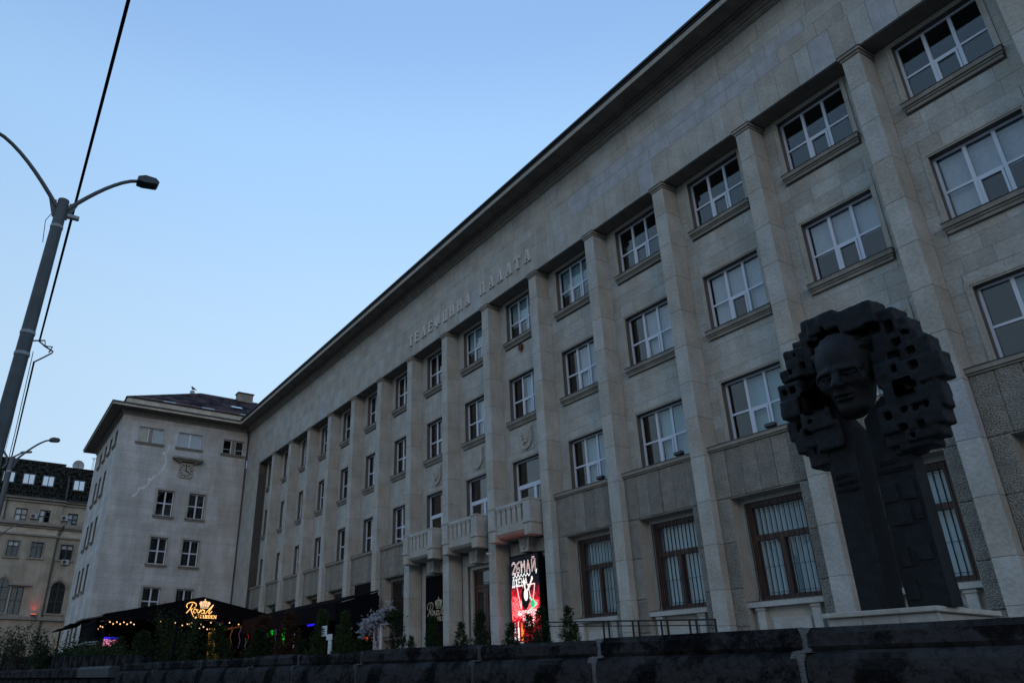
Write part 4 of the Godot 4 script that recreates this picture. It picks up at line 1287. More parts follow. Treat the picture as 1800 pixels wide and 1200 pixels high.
# ---------------------------------------------------------------- monument
func nets(lo: Vector3, cell: float, nx: int, ny: int, nz: int, f: PackedFloat32Array) -> SurfaceTool:
	# surface nets: one vertex in each cell the surface crosses
	var st = mb()
	st.set_smooth_group(0)
	var idx = PackedInt32Array()
	idx.resize(nx * ny * nz)
	idx.fill(-1)
	var sx = 1
	var sy = nx
	var sz = nx * ny
	var off = [0, sx, sy, sx + sy, sz, sx + sz, sy + sz, sx + sy + sz]
	var count = 0
	for k in nz - 1:
		for j in ny - 1:
			var base = j * sy + k * sz
			for i in nx - 1:
				var o = base + i
				var s0 = f[o] < 0.0
				if s0 == (f[o + off[1]] < 0.0) and s0 == (f[o + off[2]] < 0.0) and s0 == (f[o + off[3]] < 0.0) and s0 == (f[o + off[4]] < 0.0) and s0 == (f[o + off[5]] < 0.0) and s0 == (f[o + off[6]] < 0.0) and s0 == (f[o + off[7]] < 0.0):
					continue
				var p = Vector3.ZERO
				var n = 0
				for e in [[0, 1], [0, 2], [0, 4], [1, 3], [1, 5], [2, 3], [2, 6], [3, 7], [4, 5], [4, 6], [5, 7], [6, 7]]:
					var a = f[o + off[e[0]]]
					var b = f[o + off[e[1]]]
					if (a < 0.0) != (b < 0.0):
						var t = a / (a - b)
						var pa = Vector3(e[0] & 1, (e[0] >> 1) & 1, (e[0] >> 2) & 1)
						var pb = Vector3(e[1] & 1, (e[1] >> 1) & 1, (e[1] >> 2) & 1)
						p += pa.lerp(pb, t)
						n += 1
				st.add_vertex(lo + (Vector3(i, j, k) + p / n) * cell)
				idx[o] = count
				count += 1
	for k in range(1, nz - 1):
		for j in range(1, ny - 1):
			for i in range(1, nx - 1):
				var o = i + j * sy + k * sz
				var s0 = f[o] < 0.0
				for ax in 3:
					var d = [sx, sy, sz][ax]
					if s0 == (f[o + d] < 0.0):
						continue
					var d1 = [sy, sz, sx][ax]
					var d2 = [sz, sx, sy][ax]
					var q = [idx[o], idx[o - d1], idx[o - d1 - d2], idx[o - d2]]
					if q.has(-1):
						continue
					if not s0:
						q = [q[3], q[2], q[1], q[0]]
					for t in [0, 2, 1, 0, 3, 2]:
						st.add_index(q[t])
	st.generate_normals()
	return st

func sd_box(p: Vector3, c: Vector3, h: Vector3, r: float) -> float:
	var q = (p - c).abs() - h + Vector3(r, r, r)
	return Vector3(maxf(q.x, 0), maxf(q.y, 0), maxf(q.z, 0)).length() + minf(maxf(q.x, maxf(q.y, q.z)), 0.0) - r

func smin(a: float, b: float, k: float) -> float:
	var h = clampf(0.5 + 0.5 * (b - a) / k, 0.0, 1.0)
	return lerpf(b, a, h) - k * h * (1.0 - h)

func sd_ell(p: Vector3, c: Vector3, r: Vector3) -> float:
	var q = (p - c) / r
	return (q.length() - 1.0) * minf(r.x, minf(r.y, r.z))

func sd_cap(p: Vector3, a: Vector3, b: Vector3, ra: float, rb: float) -> float:
	var t = clampf((p - a).dot(b - a) / (b - a).length_squared(), 0.0, 1.0)
	return (p - a.lerp(b, t)).length() - lerpf(ra, rb, t)

func head_field(p: Vector3) -> float:
	# face in its own axes: x to its left as we see it right, y up, z forwards; one unit is a metre
	var d = sd_ell(p, Vector3(0, 0.2, -0.06), Vector3(0.35, 0.42, 0.36))
	d = smin(d, sd_ell(p, Vector3(0, -0.12, -0.03), Vector3(0.27, 0.36, 0.29)), 0.1)
	d = smin(d, sd_ell(p, Vector3(0, -0.41, 0.1), Vector3(0.15, 0.11, 0.14)), 0.12)
	for s in [-1.0, 1.0]:
		d = smin(d, sd_ell(p, Vector3(s * 0.2, -0.06, 0.14), Vector3(0.1, 0.1, 0.09)), 0.08)
		d = smin(d, sd_cap(p, Vector3(s * 0.05, 0.09, 0.29), Vector3(s * 0.26, 0.075, 0.19), 0.045, 0.035), 0.05)
		d = -smin(-d, sd_ell(p, Vector3(s * 0.145, 0.0, 0.3), Vector3(0.1, 0.055, 0.085)), 0.03)
		d = smin(d, sd_ell(p, Vector3(s * 0.145, -0.005, 0.2), Vector3(0.065, 0.045, 0.05)), 0.02)
		d = smin(d, sd_cap(p, Vector3(s * 0.08, 0.022, 0.262), Vector3(s * 0.215, 0.02, 0.235), 0.013, 0.013), 0.015)
		# spectacle rim
		var q = p - Vector3(s * 0.15, -0.01, 0.27 - absf(p.x - s * 0.15) * 0.2)
		var e = Vector2(q.x / 0.125, q.y / 0.1)
		var ring = Vector2((e.length() - 1.0) * 0.11, q.z).length() - 0.012
		d = minf(d, ring)
		d = -smin(-d, sd_cap(p, Vector3(s * 0.095, -0.12, 0.3), Vector3(s * 0.16, -0.27, 0.25), 0.012, 0.012), 0.03)
		d = smin(d, sd_ell(p, Vector3(s * 0.345, -0.03, -0.06), Vector3(0.045, 0.12, 0.08)), 0.02)
	d = smin(d, sd_cap(p, Vector3(0, 0.04, 0.29), Vector3(0, -0.11, 0.36), 0.038, 0.06), 0.045)
	for s in [-1.0, 1.0]:
		d = smin(d, sd_ell(p, Vector3(s * 0.05, -0.12, 0.33), Vector3(0.04, 0.032, 0.045)), 0.025)
	d = minf(d, sd_cap(p, Vector3(-0.04, 0.02, 0.32), Vector3(0.04, 0.02, 0.32), 0.012, 0.012))
	d = smin(d, sd_ell(p, Vector3(0, -0.225, 0.255), Vector3(0.11, 0.035, 0.06)), 0.03)
	d = smin(d, sd_ell(p, Vector3(0, -0.285, 0.25), Vector3(0.095, 0.03, 0.055)), 0.03)
	d = -smin(-d, sd_cap(p, Vector3(-0.125, -0.265, 0.28), Vector3(0.125, -0.262, 0.28), 0.012, 0.012), 0.02)
	# hair swept back in ridges and streaming off the temple
	if p.y > 0.1:
		for k in 8:
			var a = -0.32 + k * 0.092
			d = smin(d, sd_cap(p, Vector3(a * 0.95, 0.56 - a * a * 1.9, 0.08), Vector3(a * 1.25, 0.6 - a * a * 2.2, -0.22), 0.045, 0.06), 0.045)
		for k in 6:
			d = smin(d, sd_cap(p, Vector3(0.27, 0.05 + k * 0.075, 0.02 - k * 0.01), Vector3(0.56, 0.1 + k * 0.09 + 0.03 * sin(k * 2.0), -0.12), 0.035, 0.028), 0.025)
	return d

func build_monument():
	var pl = thing("monument_plinth", "low pale stone plinth with a thin slab top under the bronze monument", "plinth", Vector3(2.7, 0.6, 10.0))
	var G = frame(Vector3(0, 0, 0), Vector3.RIGHT, Vector3.BACK)
	bx(pl, "body", G, 2.0, 3.4, 0.6, 1.08, 9.2, 10.56, M.plinth, 0.01)
	for k in 3:
		bx(pl, "facing_slab", G, 1.97 + k * 0.49, 2.455 + k * 0.49, 0.62, 1.08, 10.56, 10.6, M.plinth, 0.006)
	bx(pl, "top_slab", G, 1.93, 3.47, 1.085, 1.15, 9.15, 10.66, M.slab[1], 0.01)
	var o = thing("monument", "black bronze monument, a man's head with spectacles amid blocky tree-like masses on two pillars", "monument", Vector3(2.95, 1.15, 10.1))
	# two tall pillars
	var a = mb()
	prism(a, G, PackedVector2Array([Vector2(2.41, 1.15), Vector2(2.8, 1.15), Vector2(2.84, 3.0), Vector2(2.86, 3.62), Vector2(2.66, 3.98), Vector2(2.36, 3.98), Vector2(2.42, 3.1)]), 10.12, 10.5)
	var left = done(a, o, "pillar", M.bronze)
	var b = mb()
	prism(b, G, PackedVector2Array([Vector2(3.02, 1.15), Vector2(3.55, 1.15), Vector2(3.55, 2.8), Vector2(3.54, 3.9), Vector2(3.36, 3.92), Vector2(3.05, 3.66), Vector2(3.03, 2.9)]), 10.2, 10.46)
	var right = done(b, o, "pillar", M.bronze)
	for s in [[3.03, 3.3, 2.73], [3.3, 3.53, 2.73], [3.04, 3.4, 2.42], [3.4, 3.54, 2.46], [3.04, 3.24, 1.9], [3.28, 3.53, 1.96], [3.04, 3.24, 1.5]]:
		bx(right, "relief_step", G, s[0] + 0.02, s[1] - 0.04, s[2] - 0.25, s[2], 10.455, 10.475, M.bronze, 0.006)
	# raised names
	var words = [["JOHN", 3.1, 2.98, 10.46, right, 0.24], ["ATANASOFF", 3.06, 2.86, 10.46, right, 0.46], ["ДЖОН", 2.47, 2.92, 10.5, left, 0.2], ["АТАНАСОВ", 2.45, 2.82, 10.5, left, 0.33], ["1903-1995", 2.45, 2.72, 10.5, left, 0.32]]
	for t in words:
		var tm = TextMesh.new()
		tm.text = t[0]
		var f = SystemFont.new()
		f.font_names = PackedStringArray(["Droid Sans"])
		f.font_weight = 700
		tm.font = f
		tm.font_size = 32
		tm.pixel_size = 0.01
		tm.depth = 0.02
		var box = tm.get_aabb()
		var k = t[5] / box.size.x
		put(t[4], "lettering", tm, M.bronze, Transform3D(Basis().scaled(Vector3(k, k, 1)), Vector3(t[1] + t[5] / 2.0, t[2] + 0.03, t[3] + 0.008)))
	# head
	var cell = 0.0125
	var lo = Vector3(-0.6, -0.6, -0.3)
	var nx = 96
	var ny = 110
	var nz = 60
	var f = PackedFloat32Array()
	f.resize(nx * ny * nz)
	var at = 0
	for k in nz:
		for j in ny:
			for i in nx:
				var p = lo + Vector3(i, j, k) * cell
				# coarse rejection away from the head
				var q = p - Vector3(0, 0.05, -0.02)
				if q.length() > 0.8:
					f[at] = 0.2
				else:
					f[at] = head_field(p)
				at += 1
	var hs = nets(lo, cell, nx, ny, nz, f)
	var hb = Basis(Vector3.UP, 0.1) * Basis(Vector3.RIGHT, 0.12)
	put(o, "head", hs.commit(), M.bronze, Transform3D(hb.scaled(Vector3(1.14, 1.14, 1.14)), Vector3(2.93, 4.33, 10.4)))
	# blocky masses that spread like a crown round the head
	var blocks = [[3.32,5.14,10.35,0.28,0.19,0.2],
		[3.62,4.98,10.25,0.19,0.17,0.2],
		[3.79,4.77,10.225,0.16,0.18,0.175],
		[3.88,4.62,10.225,0.13,0.11,0.175],
		[3.98,4.4,10.35,0.2,0.16,0.15],
		[4.01,4.08,10.45,0.29,0.19,0.15],
		[3.59,4.16,10.43,0.19,0.19,0.15],
		[3.34,4.82,10.13,0.25,0.17,0.15],
		[3.66,4.62,10.3,0.25,0.21,0.15],
		[3.57,4.44,10.3,0.24,0.15,0.15],
		[3.73,4.25,10.3,0.17,0.25,0.15],
		[4.07,3.69,10.475,0.14,0.18,0.125],
		[3.91,3.46,10.47,0.24,0.15,0.15],
		[3.83,3.29,10.45,0.23,0.12,0.15],
		[3.69,3.2,10.4,0.23,0.12,0.15],
		[3.52,3.16,10.35,0.16,0.1,0.15],
		[3.71,3.82,10.45,0.25,0.19,0.15],
		[3.55,3.54,10.45,0.24,0.21,0.15],
		[3.5,3.33,10.4,0.19,0.17,0.15],
		[3.78,3.69,10.395,0.21,0.17,0.125],
		[3.76,3.91,10.515,0.13,0.13,0.125],
		[2.8,5.26,10.23,0.24,0.15,0.32],
		[2.54,5.3,10.26,0.1,0.13,0.24],
		[2.52,5.15,10.26,0.15,0.12,0.24],
		[2.34,5.07,10.25,0.13,0.1,0.2],
		[2.22,4.79,10.35,0.13,0.24,0.2],
		[2.38,4.79,10.3,0.15,0.25,0.2],
		[2.01,4.66,10.34,0.08,0.11,0.16],
		[2.1,4.37,10.34,0.2,0.14,0.24],
		[2.04,4.1,10.36,0.16,0.15,0.24],
		[2.45,4.1,10.356,0.17,0.19,0.304],
		[2.43,3.81,10.34,0.24,0.16,0.28],
		[1.99,3.76,10.39,0.08,0.15,0.16],
		[2.08,3.56,10.35,0.09,0.17,0.2],
		[2.29,3.32,10.32,0.16,0.17,0.2],
		[2.3,3.62,10.35,0.21,0.17,0.2],
		[2.74,5.02,10.01,0.25,0.19,0.24],
		[2.42,4.53,10.11,0.18,0.17,0.24],
		[2.55,3.55,10.34,0.21,0.21,0.24]]
	var holes = [[3.5,4.91,0.072,0.076],
		[3.69,4.85,0.063,0.093],
		[3.86,4.7,0.042,0.034],
		[3.73,4.6,0.063,0.059],
		[3.65,4.43,0.084,0.059],
		[3.92,4.4,0.059,0.051],
		[3.95,4.16,0.059,0.059],
		[3.69,4.2,0.042,0.051],
		[3.46,3.58,0.051,0.055],
		[3.69,3.61,0.051,0.042],
		[3.84,3.59,0.042,0.042],
		[3.98,3.6,0.034,0.051],
		[3.86,3.35,0.051,0.051],
		[3.62,3.38,0.059,0.042],
		[3.71,3.25,0.034,0.034],
		[3.86,3.9,0.063,0.051],
		[2.29,4.92,0.025,0.025],
		[2.36,4.73,0.034,0.059],
		[2.15,4.68,0.034,0.042],
		[2.01,4.37,0.038,0.046],
		[2.15,4.38,0.055,0.051],
		[2.35,4.39,0.051,0.042],
		[2.27,3.4,0.025,0.051],
		[2.25,3.67,0.059,0.034],
		[2.81,5.14,0.034,0.042],
		[2.55,5.02,0.059,0.042]]
	cell = 0.0215
	lo = Vector3(1.8, 2.9, 9.66)
	nx = 122
	ny = 124
	nz = 46
	f = PackedFloat32Array()
	f.resize(nx * ny * nz)
	f.fill(0.3)
	var nz_noise = FastNoiseLite.new()
	nz_noise.seed = 4
	nz_noise.frequency = 5.0
	for q in blocks:
		var c = Vector3(q[0], q[1], q[2])
		var h = Vector3(q[3], q[4], q[5])
		var i0 = ((c - h - lo) / cell).floor() - Vector3(3, 3, 3)
		var i1 = ((c + h - lo) / cell).ceil() + Vector3(3, 3, 3)
		for k in range(maxi(0, int(i0.z)), mini(nz, int(i1.z))):
			for j in range(maxi(0, int(i0.y)), mini(ny, int(i1.y))):
				for i in range(maxi(0, int(i0.x)), mini(nx, int(i1.x))):
					var o2 = i + nx * (j + ny * k)
					var p = lo + Vector3(i, j, k) * cell
					f[o2] = minf(f[o2], sd_box(p, c, h, 0.035) + 0.018 * nz_noise.get_noise_3dv(p))
	for q in holes:
		var slant = Vector2(0.12, -0.1)
		for k in nz:
			var z = lo.z + k * cell
			var cx = q[0] + (10.5 - z) * slant.x
			var cy = q[1] + (10.5 - z) * 0.02
			for j in range(maxi(0, int((cy - q[3] - 0.1 - lo.y) / cell)), mini(ny, int((cy + q[3] + 0.12 - lo.y) / cell))):
				for i in range(maxi(0, int((cx - q[2] - 0.1 - lo.x) / cell)), mini(nx, int((cx + q[2] + 0.12 - lo.x) / cell))):
					var o2 = i + nx * (j + ny * k)
					var p = lo + Vector3(i, j, k) * cell
					var d = sd_box(p, Vector3(cx, cy, z), Vector3(q[2], q[3], 1.0), 0.02)
					f[o2] = maxf(f[o2], -d)
	put(o, "crown_of_blocks", nets(lo, cell, nx, ny, nz, f).commit(), M.bronze)

# ---------------------------------------------------------------- signs and the lit screen
func script_paths() -> Array:
	# the handwritten word, in steps of the sign's own grid
	var o = []
	for k in 13:
		o.append(Vector2(447 + 21 * cos(TAU * k / 12.0), 385 + 24 * sin(TAU * k / 12.0)))
	var a = []
	for k in 13:
		a.append(Vector2(550 + 21 * cos(TAU * k / 12.0), 388 + 24 * sin(TAU * k / 12.0)))
	return [
		[Vector2(340, 348), Vector2(324, 325), Vector2(334, 298), Vector2(365, 280), Vector2(410, 276), Vector2(446, 290), Vector2(455, 316), Vector2(436, 344), Vector2(404, 360), Vector2(380, 362)],
		[Vector2(404, 296), Vector2(384, 340), Vector2(362, 380), Vector2(334, 416)],
		[Vector2(384, 362), Vector2(402, 396), Vector2(424, 440), Vector2(446, 466), Vector2(468, 462), Vector2(480, 444)],
		o,
		[Vector2(482, 362), Vector2(476, 392), Vector2(488, 406), Vector2(506, 396), Vector2(522, 362), Vector2(508, 412), Vector2(486, 452), Vector2(464, 474), Vector2(452, 466)],
		a,
		[Vector2(574, 364), Vector2(568, 402), Vector2(580, 414), Vector2(600, 398), Vector2(640, 346), Vector2(676, 306), Vector2(684, 296), Vector2(672, 318), Vector2(640, 376), Vector2(630, 404), Vector2(642, 414), Vector2(676, 380)]]

func crown_outline() -> PackedVector2Array:
	return PackedVector2Array([Vector2(516, 344), Vector2(512, 322), Vector2(492, 286), Vector2(494, 270), Vector2(512, 258), Vector2(536, 262), Vector2(548, 252), Vector2(560, 250), Vector2(562, 226), Vector2(570, 226), Vector2(572, 250), Vector2(586, 252), Vector2(598, 262), Vector2(622, 258), Vector2(640, 270), Vector2(642, 286), Vector2(620, 322), Vector2(614, 344)])

func sign_face(parent, F: Transform3D, s: float, r: float, strokes, crown, word: String, word_w: float):
	# F has its origin at the sign's lower left; s is metres per grid step
	var to = func(p): return F * Vector3((p.x - 320) * s, (480 - p.y) * s, 0.05)
	for path in script_paths():
		var st = mb()
		var pts = []
		for p in path:
			pts.append(to.call(p))
		tube(st, pts, r, r, 6)
		done(st, parent, "script_stroke", strokes)
	var c = mb()
	var poly = PackedVector2Array()
	for p in crown_outline():
		poly.append(Vector2((p.x - 320) * s, (480 - p.y) * s))
	var hole = PackedVector2Array([Vector2(522, 333), Vector2(612, 333), Vector2(612, 324), Vector2(522, 324)])
	prism(c, F, poly, 0.02, 0.06)
	var cr = done(c, parent, "crown", crown)
	var bars = mb()
	for x in [540, 567, 594]:
		sbox(bars, F, (x - 3 - 320) * s, (x + 3 - 320) * s, (480 - 318) * s, (480 - 268) * s, 0.061, 0.07)
	sbox(bars, F, (522 - 320) * s, (608 - 320) * s, (480 - 334) * s, (480 - 324) * s, 0.061, 0.07)
	done(bars, cr, "crown_band", M.black)
	if word != "":
		var tm = TextMesh.new()
		tm.text = word
		var f = SystemFont.new()
		f.font_names = PackedStringArray(["Droid Serif"])
		f.font_weight = 700
		tm.font = f
		tm.font_size = 32
		tm.depth = 0.03
		tm.pixel_size = 0.01
		var w = tm.get_aabb().size
		var k = word_w / w.x
		put(parent, "lettering", tm, strokes, F * Transform3D(Basis().scaled(Vector3(k, k, 1)), Vector3((622 - 320) * s, (480 - 452) * s, 0.05)))

const GLYPHS = {
	"2": "0,5 1,6 3,6 4,5 4,4 0,0 4,0", "6": "4,6 1,5 0,3 0,1 1,0 3,0 4,1 4,2 3,3 0,2", "0": "0,1 0,5 1,6 3,6 4,5 4,1 3,0 1,0 0,1", "3": "0,6 4,6 2,3.5 4,2 4,1 3,0 0,0",
	"М": "0,0 0,6 2,3 4,6 4,0", "А": "0,0 2,6 4,0;1,2 3,2", "Й": "0,6 0,0 4,6 4,0;1,7.4 2,6.9 3,7.4", "И": "0,6 0,0 4,6 4,0", "Д": "0,-1 0,0 4,0 4,-1;0.5,0 1.5,6 3.5,6 3.5,0", "Ж": "2,0 2,6;0,0 4,6;0,6 4,0",
	"Е": "4,6 0,6 0,0 4,0;0,3 3,3", "Н": "0,0 0,6;4,0 4,6;0,3 4,3", "Б": "4,6 0,6 0,0 3,0 4,1 4,2 3,3 0,3", "Т": "0,6 4,6;2,6 2,0", "У": "0,6 2,3;4,6 1,0", "Р": "0,0 0,6 3,6 4,5 4,4 3,3 0,3",
	"С": "4,5 3,6 1,6 0,5 0,1 1,0 3,0 4,1", "К": "0,0 0,6;4,6 0,3 4,0", "Л": "0,0 1.5,6 4,6 4,0"}

func ink(im: Image, a: Vector2, b: Vector2, w: float, c: Color):
	var n = int(a.distance_to(b) * 2) + 1
	var r = int(ceil(w))
	for k in n + 1:
		var p = a.lerp(b, float(k) / n)
		for y in range(int(p.y) - r, int(p.y) + r + 1):
			for x in range(int(p.x) - r, int(p.x) + r + 1):
				if x >= 0 and y >= 0 and x < im.get_width() and y < im.get_height() and Vector2(x + 0.5, y + 0.5).distance_to(p) <= w:
					im.set_pixel(x, y, c)

func write_on(im: Image, text: String, x: float, y: float, h: float, w: float, gap: float, c: Color):
	for ch in text:
		if GLYPHS.has(ch):
			for path in GLYPHS[ch].split(";"):
				var last = null
				for e in path.split(" "):
					var q = e.split(",")
					var p = Vector2(x + float(q[0]) * h / 6.0 * 0.8, y - float(q[1]) * h / 6.0)
					if last != null:
						ink(im, last, p, w, c)
					last = p
		x += h * 0.55 + gap

func dab(im: Image, c: Vector2, r: Vector2, col: Color):
	for y in range(int(c.y - r.y), int(c.y + r.y) + 1):
		for x in range(int(c.x - r.x), int(c.x + r.x) + 1):
			if x >= 0 and y >= 0 and x < im.get_width() and y < im.get_height() and ((Vector2(x, y) - c) / r).length() <= 1.0:
				im.set_pixel(x, y, col)

func poster() -> Image:
	var im = Image.create(160, 280, false, Image.FORMAT_RGB8)
	im.fill(Color(0.05, 0.05, 0.08))
	var n = FastNoiseLite.new()
	n.seed = 12
	n.frequency = 0.05
	for y in 280:
		for x in 160:
			# printed red splash in the lower half
			var d = Vector2((x - 24) / 70.0, (y - 160) / 62.0).length()
			var e = Vector2((x - 124) / 62.0, (y - 172) / 62.0).length()
			var g = Vector2((x - 70) / 90.0, (y - 236) / 40.0).length()
			var v = clampf(maxf(maxf(1.45 - d, 1.4 - e), 0.95 - g) + n.get_noise_2d(x, y) * 0.6, 0, 1)
			if y > 86 and v > 0.04:
				im.set_pixel(x, y, Color(0.05, 0.05, 0.08).lerp(Color(1.0, 0.1, 0.16), v))
			if y > 120 and v > 0.93 and n.get_noise_2d(x * 6, y * 6) > 0.1:
				im.set_pixel(x, y, Color(1, 0.75, 0.75))
	var w = Color(1, 1, 1)
	# glasses drawn as neon triangles
	for t in [[34, 62, 48], [98, 128, 112]]:
		var c = Color(1, 0.85, 0.85)
		ink(im, Vector2(t[0], 92), Vector2(t[1] + 8, 92), 2.4, c)
		ink(im, Vector2(t[0], 92), Vector2(t[2] + 6, 160), 2.2, c)
		ink(im, Vector2(t[1] + 8, 92), Vector2(t[2] + 6, 160), 2.2, c)
	ink(im, Vector2(100, 130), Vector2(142, 152), 2.4, Color(0.5, 1, 0.8))
	ink(im, Vector2(142, 152), Vector2(104, 168), 2.4, Color(0.5, 1, 0.8))
	dab(im, Vector2(118, 150), Vector2(11, 11), Color(0.1, 0.75, 0.5))
	# a woman in a dark dress with one arm raised
	dab(im, Vector2(80, 128), Vector2(23, 36), Color(0.03, 0.03, 0.04))
	dab(im, Vector2(74, 78), Vector2(9, 15), Color(0.12, 0.07, 0.06))
	dab(im, Vector2(76, 82), Vector2(6, 9), Color(1, 0.93, 0.9))
	ink(im, Vector2(78, 92), Vector2(82, 104), 4, Color(1, 0.9, 0.88))
	dab(im, Vector2(84, 122), Vector2(12, 18), Color(1, 0.95, 0.93))
	ink(im, Vector2(94, 108), Vector2(108, 96), 4, Color(1, 0.9, 0.88))
	ink(im, Vector2(108, 96), Vector2(120, 78), 4, Color(1, 0.9, 0.88))
	dab(im, Vector2(122, 74), Vector2(5, 7), Color(1, 0.95, 0.93))
	write_on(im, "26", 12, 52, 34, 2.6, 6, w)
	write_on(im, "26", 12, 52, 34, 1.3, 6, Color(0.4, 0.05, 0.06))
	write_on(im, "МАЙ", 66, 52, 34, 2.6, 11, w)
	write_on(im, "МАЙ", 66, 52, 34, 1.3, 11, Color(0.55, 0.25, 0.2))
	ink(im, Vector2(150, 50), Vector2(147, 60), 2.2, w)
	var last = Vector2(14, 62)
	for k in range(1, 25):
		var p = Vector2(14 + k * 4.2, 61 + 4.5 * sin(k * 1.5))
		ink(im, last, p, 1.6, w)
		last = p
	write_on(im, "ДЖЕНА", 10, 92, 22, 1.7, 6, w)
	write_on(im, "АБИТУРИЕНТСКИ", 34, 182, 13, 1.1, 1.9, w)
	write_on(im, "БАЛОВЕ", 62, 198, 13, 1.1, 4.0, w)
	write_on(im, "2023", 72, 216, 16, 1.4, 5, w)
	for k in 3:
		var x = 14 + k * 20
		var c = [Color(1, 0.95, 0.95), Color(1, 0.92, 0.9), Color(1, 0.6, 0.15)][k]
		ink(im, Vector2(x, 222), Vector2(x, 252), 5.5, c)
		ink(im, Vector2(x, 206 - k % 2 * 4), Vector2(x, 222), 2.2, c)
	ink(im, Vector2(30, 262), Vector2(68, 262), 1.2, w)
	ink(im, Vector2(30, 272), Vector2(68, 272), 1.2, w)
	for k in 6:
		ink(im, Vector2(32 + k * 6, 266), Vector2(36 + k * 6, 268), 1.6, w)
	return im

func flat_plate(parent, called: String, F: Transform3D, u0, u1, v0, v1, n, mat):
	var q = QuadMesh.new()
	q.size = Vector2(u1 - u0, v1 - v0)
	return put(parent, called, q, mat, F * Transform3D(Basis(), Vector3((u0 + u1) / 2.0, (v0 + v1) / 2.0, n)))

func build_signs():
	var F = frame(Vector3.ZERO, Vector3.RIGHT, Vector3.BACK)
	# lit advertising screen between the last two entrance pillars
	var s = thing("advertising_screen", "tall lit advertising screen with red party poster between the entrance pillars", "screen", Vector3(-19.2, 0.6, -0.4))
	bx(s, "housing", F, -20.32, -18.12, 1.55, 5.52, -0.5, -0.26, M.black, 0.02)
	bx(s, "stand", F, -20.1, -18.34, 0.6, 1.548, -0.45, -0.3, M.black)
	var m = StandardMaterial3D.new()
	m.albedo_color = Color(0.01, 0.01, 0.01)
	m.emission_enabled = true
	m.emission = Color(1, 1, 1)
	m.emission_operator = BaseMaterial3D.EMISSION_OP_MULTIPLY
	m.emission_texture = ImageTexture.create_from_image(poster())
	m.emission_energy_multiplier = 1.3
	flat_plate(s, "display", F, -20.25, -18.2, 1.62, 5.45, -0.252, m)
	var al = AreaLight3D.new()
	al.name = "screen_light"
	al.area_size = Vector2(2.0, 3.6)
	al.light_color = Color(1.0, 0.35, 0.35)
	al.light_energy = 3.0
	al.area_range = 40
	al.area_attenuation = 2
	al.shadow_enabled = true
	s.add_child(al, true)
	al.global_transform = Transform3D(Basis(), Vector3(-19.22, 3.5, -0.22))
	al.rotation = Vector3(0, PI, 0)
	# black banner with gold script
	var b = thing("entrance_banner", "black hanging banner with gold crown and handwritten word beside the entrance door", "banner", Vector3(-27.6, 0.9, -0.7))
	bx(b, "cloth", F, -28.78, -26.4, 0.9, 5.5, -0.74, -0.72, M.cloth)
	sign_face(b, Transform3D(Basis(), Vector3(-28.6, 3.16, -0.76)), 0.0049, 0.03, M.gold, M.gold, "VILLE", 0.9)
	# black panel with the olive emblem filling a window opening
	var p = thing("emblem_panel", "black panel filling a ground-floor opening, painted with an olive mug-like emblem", "panel", Vector3(-36, 0.6, -0.4))
	bx(p, "board", F, -37.28, -34.7, 0.6, 5.86, -0.44, -0.38, M.black)
	var e = mb()
	var Fe = Transform3D(Basis(), Vector3(-36.3, 3.1, -0.378))
	var poly = PackedVector2Array()
	for k in 24:
		var a = TAU * k / 24.0
		poly.append(Vector2(0.62 * cos(a) * (1.0 + 0.1 * sin(3 * a)), 1.15 * sin(a)))
	prism(e, Fe, poly, 0.0, 0.012)
	done(e, p, "emblem", M.olive)
	var h = mb()
	var ring = []
	for k in 13:
		var a = -1.3 + 2.6 * k / 12.0
		ring.append(Fe * Vector3(0.75 + 0.35 * cos(a), 0.35 + 0.62 * sin(a), 0.01))
	tube(h, ring, 0.1, 0.1, 6)
	done(h, p, "emblem_handle", M.olive)
	var k1 = mb()
	prism(k1, Fe, PackedVector2Array([Vector2(-0.28, -0.2), Vector2(-0.16, 0.35), Vector2(0.16, 0.55), Vector2(0.05, 0.1), Vector2(-0.1, -0.1)]), 0.012, 0.02)
	done(k1, p, "white_mark", M.white)
	var k2 = mb()
	prism(k2, Fe, PackedVector2Array([Vector2(-0.1, -0.25), Vector2(0.1, 0.05), Vector2(0.2, -0.05), Vector2(0.02, -0.35)]), 0.012, 0.02)
	done(k2, p, "red_mark", M.red)
	# small fittings on the front
	var alarm = thing("alarm_box", "small red-brown alarm box under a top-floor window above the carved shield", "alarm box", Vector3(-19.2, 15.6, -0.75))
	bx(alarm, "casing", F, -19.36, -19.08, 15.6, 15.88, -0.79, -0.66, M.rust, 0.02)
	put(alarm, "beacon", plain_mesh(Vector3(0.12, 0.08, 0.08)), M.red, Transform3D(Basis(), Vector3(-19.22, 15.56, -0.72)))
	for k in 3:
		var x = [-9.9, -14.1, -6.0][k]
		var fl = thing("sill_floodlight", ["dark floodlight on the string course under the first-floor window right of the monument-side pillar", "dark floodlight on the string course, second window left of the monument", "dark floodlight on the string course, third window left of the monument"][[2, 2, 1][k]] if k != 1 else "dark floodlight on the string course under the first-floor window next to the balconies", "floodlight", Vector3(x, 7.7, -0.5), "floodlights on the string course")
		bx(fl, "body", F, x - 0.19, x + 0.19, 7.84, 7.98, -0.62, -0.42, M.tin, 0.03)
		bx(fl, "foot", F, x - 0.05, x + 0.05, 7.7, 7.84, -0.56, -0.48, M.tin)
	var cams = [[-20.75, 7.28, 0.6, "white security camera at the corner of the first balcony rail"], [-21.15, 5.75, 0.1, "white security camera on the entrance pillar left of the lit screen"]]
	cams[0][0] = -29.25
	cams[0][3] = "white security camera at the left end of the farthest balcony"
	cams[0][1] = 7.55
